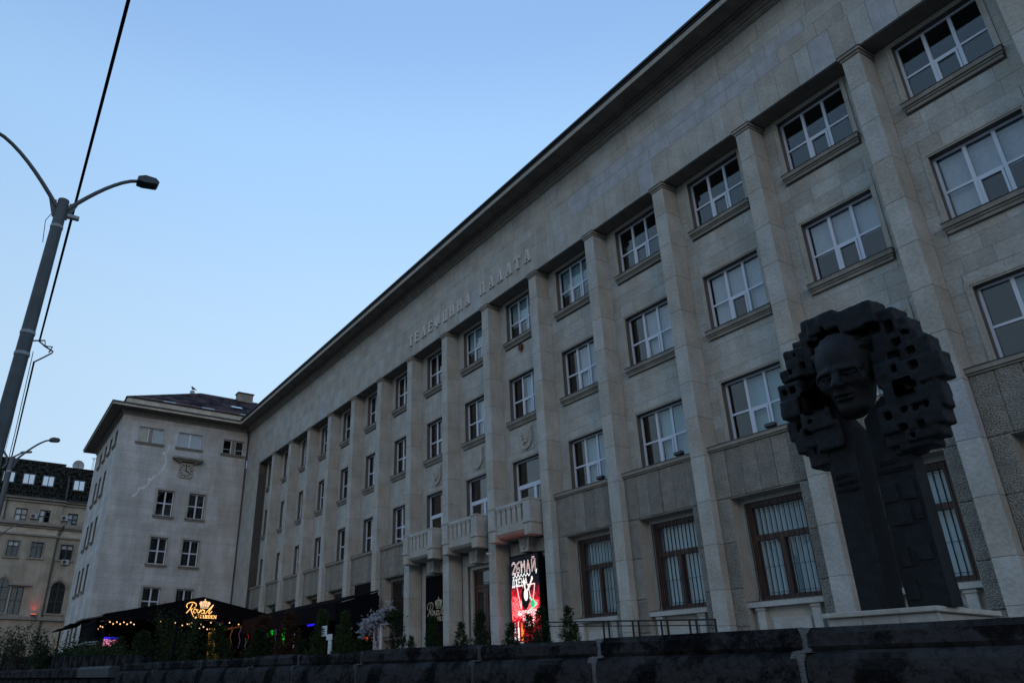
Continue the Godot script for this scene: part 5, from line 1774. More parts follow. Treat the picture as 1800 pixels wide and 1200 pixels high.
	for c in cams:
		var sc = thing("security_camera", c[3], "security camera", Vector3(c[0], c[1], c[2]))
		var t = mb()
		tube(t, [Vector3(c[0] - 0.05, c[1], c[2] + 0.02), Vector3(c[0] - 0.05, c[1] - 0.02, c[2] + 0.26)], 0.055, 0.05, 9)
		done(t, sc, "camera_body", M.white)
		var t2 = mb()
		tube(t2, [Vector3(c[0] + 0.02, c[1] + 0.08, c[2] - 0.09), Vector3(c[0] - 0.05, c[1], c[2] + 0.06)], 0.02, 0.02, 6)
		done(t2, sc, "camera_arm", M.white)

# ---------------------------------------------------------------- garden tents on the terrace
func build_tents():
	var o = thing("garden_tent", "large black garden tent with a low gable, carrying the glowing crown sign", "tent", Vector3(-55, 0.6, 6))
	var F = frame(Vector3(-50, 0, 0), Vector3(0, 0, -1), Vector3.RIGHT)   # u = -z, n towards the street end
	var roof = mb()
	var outline = PackedVector2Array([Vector2(-12.5, 4.42), Vector2(-12.5, 4.5), Vector2(-5.9, 5.92), Vector2(-0.95, 4.98), Vector2(-0.95, 4.9)])
	outline = PackedVector2Array([Vector2(-12.5, 4.46), Vector2(-5.9, 5.9), Vector2(-0.95, 4.95), Vector2(-0.95, 4.87), Vector2(-5.9, 5.82), Vector2(-12.5, 4.38)])
	prism(roof, F, outline, -11.5, 0.0)
	done(roof, o, "roof_cloth", M.cloth)
	var gable = mb()
	prism(gable, F, PackedVector2Array([Vector2(-12.5, 4.06), Vector2(-12.5, 4.38), Vector2(-5.9, 5.82), Vector2(-0.95, 4.87), Vector2(-0.95, 4.42)]), -0.06, -0.02)
	done(gable, o, "gable_cloth", M.cloth)
	bx(o, "valance", F, -12.55, -12.49, 4.06, 4.44, -11.5, -0.03, M.cloth)
	for u in [-12.4, -8.2, -4.2, -1.05]:
		bx(o, "post", F, u - 0.07, u + 0.07, 0.6, 4.36 if u < -12 or u > -2 else 5.1, -0.2, -0.061, M.black)
	for u in [-12.4, -1.05]:
		bx(o, "post", F, u - 0.07, u + 0.07, 0.6, 4.36, -11.4, -11.26, M.black)
	var rear = mb()
	prism(rear, F, PackedVector2Array([Vector2(-12.45, 0.6), Vector2(-12.45, 4.37), Vector2(-5.9, 5.81), Vector2(-1.0, 4.86), Vector2(-1.0, 0.6)]), -11.56, -11.5)
	done(rear, o, "rear_cloth", M.cloth)
	bx(o, "street_cloth", F, -12.5, -12.45, 1.9, 4.06, -11.4, -2.6, M.cloth)
	bx(o, "side_cloth", F, -1.0, -0.95, 0.6, 4.86, -11.5, -0.2, M.cloth)
	bx(o, "floor_deck", F, -12.4, -1.0, 0.61, 0.75, -11.4, -0.2, M.black)
	var sg = thing("glowing_sign", "glowing warm crown and script sign on the black tent gable", "sign", F * Vector3(-5.9, 4.4, 0))
	sign_face(sg, F * Transform3D(Basis(), Vector3(-7.1, 4.38, -0.01)), 0.0054, 0.028, M.warmglow, M.crownglow, "GARDEN", 1.32)
	var ol = OmniLight3D.new()
	ol.name = "sign_light"
	ol.light_color = Color(1.0, 0.7, 0.35)
	ol.light_energy = 0.35
	ol.light_size = 0.3
	ol.omni_range = 40
	ol.omni_attenuation = 2
	ol.shadow_enabled = true
	sg.add_child(ol, true)
	ol.global_position = F * Vector3(-5.8, 5.0, 0.35)
	# strings of bulbs under the cloth
	var runs = [[-12.0, 3.98, -0.8, -10.4, 3.99, -0.6, 8, "short row of bright bulbs under the left end of the tent gable"], [-8.4, 4.2, -1.5, -6.2, 4.1, -2.0, 5, "string of small bulbs behind the big shrub under the tent"], [-6.6, 4.05, -1.0, -5.0, 3.9, -1.4, 6, "double string of bulbs under the glowing sign"], [-5.8, 4.3, -3.0, -1.6, 4.42, -2.5, 7, "string of bulbs along the right half of the tent"], [-11.8, 4.0, -4.0, -12.2, 3.8, -9.0, 8, "string of bulbs running back along the tent's street side"]]
	for r in runs:
		var t = thing("string_light", r[7], "string light", F * Vector3(r[0], r[1], r[2]))
		var a = Vector3(r[0], r[1], r[2])
		var b = Vector3(r[3], r[4], r[5])
		var w = mb()
		tube(w, [F * (a + Vector3(0, 0.12, 0)), F * ((a + b) / 2.0 + Vector3(0, 0.07, 0)), F * (b + Vector3(0, 0.12, 0))], 0.008, 0.008, 4)
		done(w, t, "wire", M.cable)
		for k in r[6]:
			var p = a.lerp(b, k / float(r[6] - 1)) + Vector3(0, 0.0 if k % 2 == 0 else -0.12, 0)
			ball_part(t, "bulb", F * p, 0.05, M.bulbglow)
	var il = OmniLight3D.new()
	il.name = "tent_light"
	il.light_color = Color(1.0, 0.66, 0.36)
	il.light_energy = 6.0
	il.light_size = 0.4
	il.omni_range = 30
	il.omni_attenuation = 2
	il.shadow_enabled = true
	o.add_child(il, true)
	il.global_position = F * Vector3(-5.4, 4.0, -1.6)
	# things standing under the tent
	var tv = thing("television", "glowing pink and blue television under the left end of the tent", "television", F * Vector3(-11.75, 2.4, -1.4))
	bx(tv, "casing", F, -12.25, -11.15, 2.42, 3.06, -1.5, -1.42, M.black, 0.01)
	var ti = Image.create(64, 36, false, Image.FORMAT_RGB8)
	for y in 36:
		for x in 64:
			ti.set_pixel(x, y, Color(0.16, 0.13, 0.95) if y < 8 else Color(0.95, 0.55 + 0.2 * sin(x * 0.7 + y), 0.7) if sin(x * 0.31) * cos(y * 0.5) > -0.35 else Color(0.35, 0.12, 0.3))
	var tm = glow(Color(1, 1, 1), 0.9)
	tm.emission_operator = BaseMaterial3D.EMISSION_OP_MULTIPLY
	tm.emission_texture = ImageTexture.create_from_image(ti)
	flat_plate(tv, "display", F, -12.21, -11.19, 2.45, 3.03, -1.418, tm)
	bx(tv, "stand", F, -11.8, -11.6, 0.75, 2.42, -1.5, -1.44, M.black)
	var bm = thing("amber_beam", "long orange timber beam slanting under the tent roof", "beam", F * Vector3(-4.4, 3.7, -1.0))
	var q = mb()
	tube(q, [F * Vector3(-4.6, 3.62, -0.9), F * Vector3(-1.0, 4.36, -0.9)], 0.075, 0.075, 6)
	done(q, bm, "timber", M.timber)
	var ye = thing("yellow_frame", "yellow metal stand under the tent below the sign", "stand", F * Vector3(-4.6, 0.75, -0.7))
	var yg = M.yellow
	for g in [[-4.95, 0.75, -4.85, 3.8], [-4.55, 0.75, -4.6, 3.8], [-4.95, 3.55, -4.55, 3.75], [-4.5, 1.9, -4.0, 2.15], [-4.45, 1.4, -4.1, 1.9]]:
		bx(ye, "bar", F, minf(g[0], g[2]) - 0.05, maxf(g[0], g[2]) + 0.05, g[1], g[3], -0.75, -0.66, yg)
	var gr = thing("green_panel", "leaning bright green lit panel under the tent's right end", "light panel", F * Vector3(-0.4, 3.0, 0.5))
	var gs = mb()
	prism(gs, F, PackedVector2Array([Vector2(-0.95, 3.0), Vector2(-0.95, 3.5), Vector2(-0.5, 4.0), Vector2(-0.5, 3.0)]), 0.3, 0.34)
	done(gs, gr, "lit_face", glow(Color(0.05, 0.85, 0.24), 0.75))
	bx(gr, "post", F, -0.75, -0.69, 0.6, 3.0, 0.28, 0.34, M.black)
	var tapes = [[-3.4, 2.5, 3.95, Color(0.5, 0.3, 0.22)], [-2.75, 2.5, 4.0, Color(0.35, 0.3, 0.5)], [-2.1, 2.9, 3.8, Color(0.8, 0.12, 0.16)], [-1.75, 3.0, 3.95, Color(0.8, 0.2, 0.2)], [-2.25, 2.4, 3.2, Color(0.2, 0.55, 0.5)]]
	for k in 5:
		var s = tapes[k]
		var r = thing("hanging_ribbon", ["brown ribbon hanging under the tent, leftmost of five", "violet ribbon hanging second under the tent", "red ribbon hanging third under the tent", "red ribbon hanging nearest the tent's right end", "teal ribbon hanging low beside the red ribbons"][k], "ribbon", F * Vector3(s[0], s[1], -0.5), "ribbons under the tent")
		var w = mb()
		var pts = []
		for j in 7:
			pts.append(F * Vector3(s[0] + 0.06 * sin(j * 1.7 + k), lerpf(s[2], s[1], j / 6.0), -0.5 + 0.05 * cos(j * 1.3)))
		tube(w, pts, 0.05, 0.03, 5)
		done(w, r, "ribbon_strip", surf(s[3], 0.6))
		bx(r, "hook", F, s[0] - 0.02, s[0] + 0.02, s[2], s[2] + 0.12, -0.52, -0.48, M.tin)
	# smaller tent along the facade
	var p = thing("facade_tent", "smaller black lean-to tent along the facade, left of the olive-emblem panel", "tent", Vector3(-40, 0.6, 2))
	var G = frame(Vector3.ZERO, Vector3.RIGHT, Vector3.BACK)
	var rc = mb()
	var Gx = Transform3D(Basis(Vector3(0, 0, 1), Vector3.UP, Vector3(-1, 0, 0)), Vector3(-31.9, 0, 0))
	prism(rc, Gx, PackedVector2Array([Vector2(3.2, 4.22), Vector2(0.6, 5.0), Vector2(0.6, 5.08), Vector2(3.2, 4.3)]), 0.0, 16.8)
	done(rc, p, "roof_cloth", M.cloth)
	bx(p, "valance", G, -48.7, -31.9, 3.35, 4.25, 3.16, 3.22, M.cloth)
	var ge = mb()
	prism(ge, Gx, PackedVector2Array([Vector2(3.16, 3.0), Vector2(3.16, 4.2), Vector2(0.62, 4.97), Vector2(0.62, 3.0)]), 0.02, 0.06)
	done(ge, p, "end_cloth", M.cloth)
	bx(p, "rear_cloth", G, -48.7, -32.0, 0.6, 4.8, 0.5, 0.55, M.cloth)
	for x in [-32.0, -37.5, -43.0, -48.6]:
		bx(p, "post", G, x - 0.06, x + 0.06, 0.6, 4.22, 3.0, 3.12, M.black)
	var g2 = thing("green_panel", "upright narrow green lit panel under the smaller facade tent", "light panel", Vector3(-43.8, 0.6, 2.0))
	var gs2 = mb()
	prism(gs2, Transform3D(Basis(), Vector3(-41.3, 0, 2.6)), PackedVector2Array([Vector2(-0.5, 3.35), Vector2(0.0, 3.6), Vector2(0.0, 2.35), Vector2(-0.35, 2.8)]), 0.0, 0.04)
	done(gs2, g2, "lit_face", glow(Color(0.05, 0.85, 0.24), 0.7))
	bx(g2, "post", G, -41.4, -41.35, 0.6, 2.7, 2.58, 2.62, M.black)
	var vl = thing("violet_tube", "short violet neon tube under the smaller facade tent", "neon tube", Vector3(-37.0, 3.3, 2.6))
	for k in 3:
		ball_part(vl, "lit_spot", Vector3(-37.3 + k * 0.35, 3.42, 2.6), 0.1, glow(Color(0.18, 0.12, 1.0), 0.9))
	bx(vl, "rail", G, -37.5, -36.4, 3.52, 3.56, 2.58, 2.62, M.tin)
	var wt = thing("white_tube", "thin upright white neon tube under the smaller facade tent", "neon tube", Vector3(-39.3, 1.9, 2.6))
	bx(wt, "lit_tube", G, -39.55, -39.48, 2.2, 3.0, 2.6, 2.66, glow(Color(0.8, 0.75, 1.0), 0.6))
	bx(wt, "stand", G, -39.54, -39.49, 0.6, 2.2, 2.6, 2.65, M.black)
	# narrow awning left of the big tent
	var n = thing("side_awning", "narrow dark awning stepping down at the left of the big tent", "awning", Vector3(-52, 0.6, 14))
	for k in 3:
		var st = mb()
		hexa(st, F, [Vector3(-13.9 - k * 0.6, 4.0 - k * 0.3, -3.5 - k * 1.2), Vector3(-13.9 - k * 0.6, 4.0 - k * 0.3, -0.3 - k), Vector3(-12.6 - k * 0.55, 4.28 - k * 0.26, -0.3 - k), Vector3(-12.6 - k * 0.55, 4.28 - k * 0.26, -3.5 - k * 1.2),
			Vector3(-13.9 - k * 0.6, 4.08 - k * 0.3, -3.5 - k * 1.2), Vector3(-13.9 - k * 0.6, 4.08 - k * 0.3, -0.3 - k), Vector3(-12.6 - k * 0.55, 4.36 - k * 0.26, -0.3 - k), Vector3(-12.6 - k * 0.55, 4.36 - k * 0.26, -3.5 - k * 1.2)])
		done(st, n, "awning_cloth", M.pole if k == 0 else M.cloth)
	for s in [[-13.8, -0.4, 3.9], [-14.9, -2.4, 3.4]]:
		bx(n, "post", F, s[0] - 0.05, s[0] + 0.05, 0.6, s[2], s[1] - 0.05, s[1] + 0.05, M.black)

# ---------------------------------------------------------------- planting
func conifer_mesh(sd: int, h: float, r: float, fluff: float) -> ArrayMesh:
	var g = RandomNumberGenerator.new()
	g.seed = sd
	var st = mb()
	# sprays of short needles on many small shoots, in uneven whorls
	for s in int(150 + 60 * fluff):
		var t = pow(g.randf(), 1.25)
		var a = g.randf() * TAU
		var lump = 1.0 + 0.3 * sin(a * 2.0 + t * 7.0 + sd) * fluff + 0.22 * sin(a * 4.0 - t * 13.0 + sd * 2)
		var out = r * (pow(1.0 - t, 0.8) * 0.95 + 0.06) * minf(1.0, 0.5 + t * 5.0) * lump * pow(g.randf(), 0.3)
		var c = Vector3(cos(a) * out, 0.03 * h + t * h * 0.92, sin(a) * out)
		var grow = Vector3(cos(a) * g.randf_range(0.3, 1.0), g.randf_range(0.3, 1.1), sin(a) * g.randf_range(0.3, 1.0)).normalized()
		var reach = g.randf_range(0.14, 0.3) * (1.1 - 0.5 * t)
		for q in 17:
			var p = c + grow * reach * g.randf() + Vector3(g.randfn(), g.randfn(), g.randfn()) * 0.045
			var dir = (grow + Vector3(g.randfn(), g.randfn(), g.randfn()) * 0.5).normalized()
			var side = dir.cross(Vector3(g.randfn(), g.randfn(), g.randfn())).normalized()
			var l = g.randf_range(0.05, 0.1)
			tri(st, p - side * l * 0.28, p + dir * l, p + side * l * 0.28)
	return st.commit()

func build_planting():
	# conifers in tubs along the terrace edge: position, height, radius, leaf, label
	var rows = [
		[-35.5, 4.5, 3.3, 0.72, 3, "tall brownish conifer in front of the green-lit panels"],
		[-30.6, 4.5, 3.1, 0.56, 1, "tall green conifer before the right half of the smaller tent"],
		[-27.7, 4.5, 2.85, 0.47, 1, "tall green conifer in front of the pillar left of the olive emblem"],
		[-25.7, 4.3, 1.85, 0.55, 0, "broad low conifer beneath the white blossom arch"],
		[-22.1, 4.5, 2.5, 0.38, 2, "dark conifer just right of the white flower frame"],
		[-20.9, 4.5, 1.42, 0.22, 0, "smallest conifer, between the first entrance pillar and the banner"],
		[-19.1, 4.5, 2.1, 0.34, 0, "bushy conifer in front of the black banner"],
		[-17.0, 4.5, 1.75, 0.28, 0, "small conifer beside the middle entrance pillar"],
		[-15.7, 4.5, 2.05, 0.33, 2, "dark conifer in front of the brown entrance door"],
		[-13.8, 4.5, 1.58, 0.32, 0, "leafy conifer at the lower left of the lit screen"],
		[-12.8, 4.5, 1.75, 0.28, 2, "slim conifer across the middle of the lit screen"],
		[-12.1, 4.5, 1.95, 0.3, 2, "dark conifer at the lower right of the lit screen"],
		[-10.75, 4.5, 1.86, 0.27, 0, "lone conifer inside the black ramp railing"],
		[-28.9, 4.3, 1.9, 0.32, 0, "low conifer beside the white notice stand"],
		[-33.0, 4.6, 1.8, 0.4, 0, "low rounded conifer between the two green panels and the tall green conifer"],
		[-36.3, 6.0, 2.4, 0.7, 0, "rounded green conifer under the right half of the big tent"],
		[-37.2, 5.4, 3.2, 0.85, 3, "tall rust-brown conifer before the hanging ribbons"],
		[-36.6, 8.2, 2.6, 0.75, 1, "green conifer under the yellow stand"],
		[-35.0, 12.6, 2.0, 0.6, 1, "round green conifer right of the pink television"],
		[-34.9, 13.8, 1.7, 0.5, 0, "low green conifer below the pink television"]]
	var kinds = {}
	for k in rows.size():
		var r = rows[k]
		var o = thing("potted_conifer", r[5], "conifer", Vector3(r[0], 0.6, r[1]), "conifers in tubs along the terrace")
		var key = "%d" % (k % 5)
		if not kinds.has(key):
			kinds[key] = conifer_mesh(100 + k, 2.0, 0.42, 1.0 if k % 2 else 0.6)
		var cr = put(o, "crown", kinds[key], M.leaf[r[4]], Transform3D(Basis(Vector3.UP, k * 1.3).scaled(Vector3(r[3] / 0.42, (r[2] - 0.42) / 2.0, r[3] / 0.42)), Vector3(r[0], 1.02, r[1])))
		var tr = mb()
		tube(tr, [Vector3(r[0], 0.9, r[1]), Vector3(r[0] + 0.02, 0.5 + r[2] * 0.7, r[1])], 0.035, 0.015, 6)
		done(tr, o, "trunk", M.bark)
		var tub = mb()
		tube(tub, [Vector3(r[0], 0.6, r[1]), Vector3(r[0], 1.0, r[1])], 0.2, 0.26, 10)
		done(tub, o, "tub", M.black)
	# bigger shrubs
	var shrubs = [
		[-36.0, 10.6, 3.8, 1.5, 1, "big loose green shrub hiding the left half of the tent"],
		[-37.0, 17.6, 2.6, 1.5, 4, "dark bare-looking shrub at the far left edge under the lamps"],
		[-31.5, 16.9, 2.0, 1.5, 0, "dark shrub behind the stair wall at left"],
		[-29.5, 15.4, 1.7, 1.2, 1, "low green shrub left of the sloping handrail"],
		[-33.5, 14.8, 2.0, 1.1, 4, "olive-brown shrub before the corner of the clock wing"],
		[-44.0, 18.6, 3.6, 2.0, 0, "tall dark shrub in front of the arched window of the old house"]]
	for k in shrubs.size():
		var s = shrubs[k]
		var o = thing("shrub", s[5], "shrub", Vector3(s[0], 0.0, s[1]))
		var g = RandomNumberGenerator.new()
		g.seed = 300 + k
		var st = mb()
		var tw = mb()
		for b in 26:
			var a = g.randf() * TAU
			var e = Vector3(cos(a) * s[3] * g.randf_range(0.2, 0.95), s[2] * g.randf_range(0.45, 1.0), sin(a) * s[3] * g.randf_range(0.2, 0.95))
			var base = Vector3(s[0] + cos(a) * 0.15, 0.0, s[1] + sin(a) * 0.15)
			var mid = base + e * 0.5 + Vector3(g.randfn() * 0.12, 0.15, g.randfn() * 0.12)
			tube(tw, [base, mid, base + e], 0.025, 0.006, 4, false)
			for l in (150 if k != 1 else 60):
				var t = g.randf_range(0.3, 1.05)
				var c = (base.lerp(mid, t * 2.0) if t < 0.5 else mid.lerp(base + e, t * 2.0 - 1.0)) + Vector3(g.randfn(), g.randfn(), g.randfn()) * 0.16
				var d = Vector3(g.randfn(), g.randfn() + 0.3, g.randfn()).normalized()
				var sd = d.cross(Vector3(g.randfn(), g.randfn(), g.randfn())).normalized()
				var l2 = g.randf_range(0.07, 0.14)
				quad(st, c, c + d * l2 * 0.5 - sd * l2 * 0.3, c + d * l2, c + d * l2 * 0.5 + sd * l2 * 0.3)
		done(st, o, "leaves", M.leaf[s[4]])
		done(tw, o, "stems", M.bark)

func build_street_trees():
	# tall trees over the road behind the camera, mirrored in the lower windows
	var spots = [[2.0, 33.0, 15.0], [11.0, 31.0, 17.0], [-8.0, 36.0, 13.0], [20.0, 32.0, 17.0]]
	var proto = null
	for k in spots.size():
		var s = spots[k]
		var label = ["bare-branched street tree across the road behind the viewer, second from the left", "tallest street tree across the road behind the viewer", "street tree across the road behind the viewer, leftmost", "street tree across the road behind the viewer, rightmost"][k]
		if proto == null:
			proto = thing("street_tree", label, "tree", Vector3.ZERO, "trees across the road")
			var g = RandomNumberGenerator.new()
			g.seed = 77
			var tr = mb()
			tube(tr, [Vector3(0, 0, 0), Vector3(0.1, 2.5, 0.05), Vector3(-0.1, 5.0, 0.1)], 0.34, 0.24, 10)
			done(tr, proto, "trunk", M.bark)
			var br = mb()
			var lf = mb()
			for b in 14:
				var a = TAU * b / 14.0 + g.randf() * 0.4
				var y0 = g.randf_range(3.0, 5.0)
				var e = Vector3(cos(a) * g.randf_range(2.0, 4.6), g.randf_range(8.0, 13.0), sin(a) * g.randf_range(2.0, 4.6))
				var m = Vector3(0, y0, 0).lerp(e, 0.5) + Vector3(cos(a), -0.6, sin(a)) * 0.6
				tube(br, [Vector3(0, y0, 0), m, e], 0.13, 0.03, 6, false)
				for q in 7:
					var p0 = m.lerp(e, g.randf()) if q > 2 else Vector3(0, y0, 0).lerp(m, g.randf_range(0.5, 1.0))
					var p1 = p0 + Vector3(g.randfn() * 1.1, g.randf_range(0.2, 1.9), g.randfn() * 1.1)
					tube(br, [p0, p0.lerp(p1, 0.5) + Vector3(g.randfn(), g.randfn(), g.randfn()) * 0.15, p1], 0.04, 0.012, 4, false)
					for l in 60:
						var c = p0.lerp(p1, g.randf_range(0.2, 1.1)) + Vector3(g.randfn(), g.randfn(), g.randfn()) * 0.35
						var d = Vector3(g.randfn(), g.randfn(), g.randfn()).normalized()
						var sd = d.cross(Vector3(g.randfn(), g.randfn(), g.randfn())).normalized()
						quad(lf, c, c + d * 0.1 - sd * 0.07, c + d * 0.2, c + d * 0.1 + sd * 0.07)
			done(br, proto, "limbs", M.bark)
			done(lf, proto, "crown", M.leaf[0])
			proto.position = Vector3(s[0], -1.2, s[1])
		else:
			copy(proto, Vector3(s[0], -1.2, s[1]), label, k * 1.9, Vector3.ONE * s[2] / 13.0)

# ---------------------------------------------------------------- terrace furniture
func build_terrace_things():
	var F = frame(Vector3(0, 0, 0), Vector3.RIGHT, Vector3.BACK)
	var r = thing("ramp_railing", "black steel railing of paired posts on the terrace before the barred windows", "railing", Vector3(-10, 0.6, 2.5))
	var Z = 2.5
	var xs = [-14.2, -12.95, -12.72, -11.3, -11.1, -9.95, -9.72, -8.55, -8.35, -7.15]
	xs = [-14.3, -13.1, -12.8, -11.4, -11.15, -10.05, -9.8, -8.85, -8.6, -7.75, -7.5, -6.82]
	for k in xs.size():
		var x = xs[k]
		bx(r, "post", F, x - 0.022, x + 0.022, 0.6, lerpf(2.28, 1.93, (x + 14.3) / 7.5) - 0.02, Z - 0.022, Z + 0.022, M.iron)
	for s in [[0.0, 0.025], [-0.14, 0.016]]:
		var st = mb()
		tube(st, [Vector3(-14.4, 2.28 + s[0], Z), Vector3(-6.8, 1.93 + s[0] * 1.1, Z)], s[1], s[1], 7)
		done(st, r, "rail", M.iron)
	# white flower frame
	var f = thing("flower_frame", "white photo frame with a lattice column, its top heaped with white blossom", "flower display", Vector3(-23.6, 0.6, 4.4))
	var fz = 4.4
	for p in [[-23.95, -23.87, 0.6, 2.7], [-22.68, -22.6, 0.6, 2.7], [-23.87, -22.68, 2.62, 2.7]]:
		bx(f, "frame_bar", F, p[0], p[1], p[2], p[3], fz - 0.04, fz + 0.04, M.white)
	var lt = mb()
	var g = RandomNumberGenerator.new()
	g.seed = 9
	for k in 26:
		var x = -24.6 + 0.62 * g.randf()
		var y = 0.6 + 2.0 * g.randf()
		tube(lt, [Vector3(x, y, fz), Vector3(x + g.randfn() * 0.14, y + 0.35, fz + 0.02), Vector3(x + g.randfn() * 0.2, y + 0.7, fz)], 0.014, 0.01, 4)
	sbox(lt, F, -24.64, -24.6, 0.6, 2.75, fz - 0.03, fz + 0.03)
	sbox(lt, F, -24.0, -23.96, 0.6, 2.75, fz - 0.03, fz + 0.03)
	done(lt, f, "lattice_column", M.lightgrey)
	var fl = mb()
	for k in 900:
		var t = g.randf()
		var c = Vector3(lerpf(-25.7, -22.9, t), lerpf(2.35, 3.15, pow(t, 0.8)), fz) + Vector3(g.randfn() * 0.16, g.randfn() * 0.17, g.randfn() * 0.2)
		for q in 2:
			var d = Vector3(g.randfn(), g.randfn(), g.randfn()).normalized()
			var sd = d.cross(Vector3(g.randfn(), g.randfn(), g.randfn())).normalized()
			var l = g.randf_range(0.05, 0.1)
			quad(fl, c - d * l, c - sd * l * 0.7, c + d * l, c + sd * l * 0.7)
	var bl = done(fl, f, "blossom", M.petal, true)
	var gn = mb()
	for k in 500:
		var c = Vector3(-22.7 + g.randfn() * 0.25, 2.85 + g.randfn() * 0.16, fz) + Vector3(0, 0, g.randfn() * 0.15)
		var d = Vector3(g.randfn(), g.randfn(), g.randfn()).normalized()
		var sd = d.cross(Vector3(g.randfn(), g.randfn(), g.randfn())).normalized()
		quad(gn, c - d * 0.08, c - sd * 0.05, c + d * 0.08, c + sd * 0.05)
	done(gn, f, "greenery", M.leaf[0], true)
	# lantern hanging at the end of the blossom
	var la = thing("amber_lantern", "tiny amber lantern hanging at the left end of the white blossom", "lantern", Vector3(-25.4, 2.0, 4.4))
	ball_part(la, "lit_glass", Vector3(-25.35, 2.12, 4.4), 0.06, glow(Color(1.0, 0.3, 0.08), 0.45))
	bx(la, "cap", F, -25.4, -25.3, 2.18, 2.24, 4.35, 4.45, M.tin)
	# notice stand
	var n = thing("notice_stand", "white notice boards on a narrow pale stand between two conifers", "notice stand", Vector3(-29.6, 0.6, 4.6))
	bx(n, "notice_board", F, -30.4, -29.75, 2.4, 2.9, 4.55, 4.6, M.white, 0.01)
	bx(n, "notice_board", F, -29.7, -29.0, 2.2, 2.47, 4.56, 4.61, M.white, 0.01)
	bx(n, "stand_leg", F, -29.45, -29.1, 0.6, 2.2, 4.52, 4.6, M.white, 0.01)
	for k in 3:
		bx(n, "printed_line", F, -30.3, -29.95, 2.5 + k * 0.11, 2.55 + k * 0.11, 4.601, 4.605, M.iron)
	for k in 5:
		bx(n, "printed_line", F, -29.42, -29.14, 1.2 + k * 0.18, 1.25 + k * 0.18, 4.601, 4.605, M.lightgrey)
	# a crow on the vent
	var b = thing("bird", "dark bird perched on the small roof vent against the sky", "bird", Vector3(-71, 29.0, 4.5))
	var st = mb()
	ball(st, Vector3(-71, 29.28, 4.45), Vector3(0.1, 0.13, 0.2), 7, 10)
	ball(st, Vector3(-71, 29.45, 4.6), Vector3(0.075, 0.075, 0.085), 6, 9)
	tube(st, [Vector3(-71, 29.45, 4.67), Vector3(-71, 29.43, 4.78)], 0.025, 0.004, 6)
	tube(st, [Vector3(-71, 29.26, 4.3), Vector3(-71, 29.13, 4.05)], 0.06, 0.03, 6)
	tube(st, [Vector3(-70.96, 29.16, 4.46), Vector3(-70.96, 29.0, 4.48)], 0.015, 0.015, 5)
	tube(st, [Vector3(-71.04, 29.16, 4.46), Vector3(-71.04, 29.0, 4.48)], 0.015, 0.015, 5)
	done(st, b, "bird_body", M.black)

# ---------------------------------------------------------------- ground
func build_ground():
	var g = PlaneMesh.new()
	g.size = Vector2(900, 900)
	var s = put(self, "street", g, M.asphalt, Transform3D(Basis(), Vector3(0, -1.2, 0)))
	s.set_meta("kind", "structure")
	var t = mb()
	var G = Transform3D.IDENTITY
	sbox(t, G, -62.9, 12.0, -1.19, 0.6, -3.5, 13.9)
	var ter = done(t, self, "terrace", M.paving)
	ter.set_meta("kind", "structure")
	var p = mb()
	sbox(p, G, -130.0, 40.0, -1.19, -1.06, 17.9, 19.3)
	var pv = done(p, self, "pavement", M.paving)
	pv.set_meta("kind", "structure")

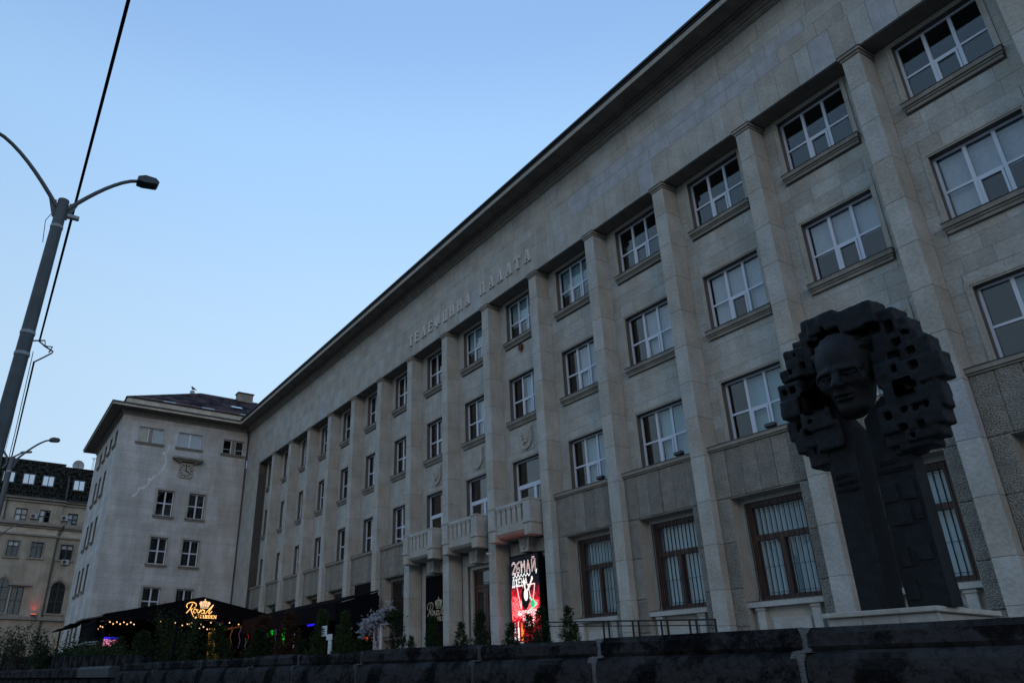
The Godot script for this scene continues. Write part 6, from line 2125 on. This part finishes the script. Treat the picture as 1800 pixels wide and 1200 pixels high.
# ---------------------------------------------------------------- sky
func make_sky() -> Sky:
	var w = 512
	var h = 256
	var im = Image.create(w, h, false, Image.FORMAT_RGBF)
	for y in h:
		var el = PI / 2 - PI * (y + 0.5) / h
		for x in w:
			var c: Color
			# pale at the skyline, deeper blue overhead, palest over the afterglow
			var e = rad_to_deg(maxf(el, 0.0))
			c = SKY[5][1]
			for k in 5:
				if e <= SKY[k + 1][0]:
					c = SKY[k][1].lerp(SKY[k + 1][1], smoothstep(0.0, 1.0, (e - SKY[k][0]) / (SKY[k + 1][0] - SKY[k][0])) * 0.5 + 0.5 * (e - SKY[k][0]) / (SKY[k + 1][0] - SKY[k][0]))
					break
			var az = TAU * (x + 0.5) / w
			var off = absf(wrapf(az - deg_to_rad(-60.0), -PI, PI))
			var away = (1.0 - exp(-pow(off / 0.85, 2.0))) * cos(maxf(el, 0.0))
			c = c * (1.0 - 0.3 * away)
			if el < 0:
				c = Color(0.05, 0.055, 0.06)
			im.set_pixel(x, y, c)
	var m = PanoramaSkyMaterial.new()
	m.panorama = ImageTexture.create_from_image(im)
	m.filter = true
	var s = Sky.new()
	s.sky_material = m
	return s

const SKY = [[0.0, Color(0.68, 0.85, 1.0)], [20.0, Color(0.55, 0.78, 1.03)], [37.0, Color(0.405, 0.665, 1.03)], [47.0, Color(0.3, 0.52, 0.9)], [65.0, Color(0.19, 0.36, 0.7)], [90.0, Color(0.13, 0.27, 0.56)]]

func _ready():
	rng.seed = 20230526
	# camera
	var cam = Camera3D.new()
	cam.name = "camera"
	add_child(cam)
	cam.position = Vector3(8.8142, 0.2545, 20.9146)
	cam.rotation_order = EULER_ORDER_YXZ
	cam.rotation = Vector3(0.4358, 1.0540, 0.0066)
	var near = 0.1
	cam.projection = Camera3D.PROJECTION_FRUSTUM
	cam.keep_aspect = Camera3D.KEEP_HEIGHT
	cam.set_frustum(near * 1199.0 / 1325.5, Vector2(156.16, -17.585) / 1325.5 * near, near, 1500.0)
	cam.current = true
	# sky, light, exposure
	var env = Environment.new()
	env.background_mode = Environment.BG_SKY
	env.sky = make_sky()
	env.background_energy_multiplier = 1.0
	env.tonemap_mode = Environment.TONE_MAPPER_LINEAR
	env.tonemap_exposure = 1.0
	env.sdfgi_enabled = true
	env.ssao_enabled = true
	env.ssil_enabled = true
	var we = WorldEnvironment.new()
	we.name = "world"
	we.environment = env
	add_child(we)
	var sun = DirectionalLight3D.new()
	sun.name = "dusk_glow"
	sun.light_color = Color(1.0, 0.9, 0.83)
	sun.light_energy = 0.09
	sun.light_angular_distance = 14.0
	sun.shadow_enabled = true
	add_child(sun)
	sun.rotation = Vector3(deg_to_rad(-16), deg_to_rad(62), 0)
	make_materials()
	build_ground()
	build_palace()
	build_wing()
	build_old_house()
	build_wall()
	build_monument()
	build_tents()
	build_signs()
	build_lamps()
	build_terrace_things()
	build_planting()
	build_street_trees()
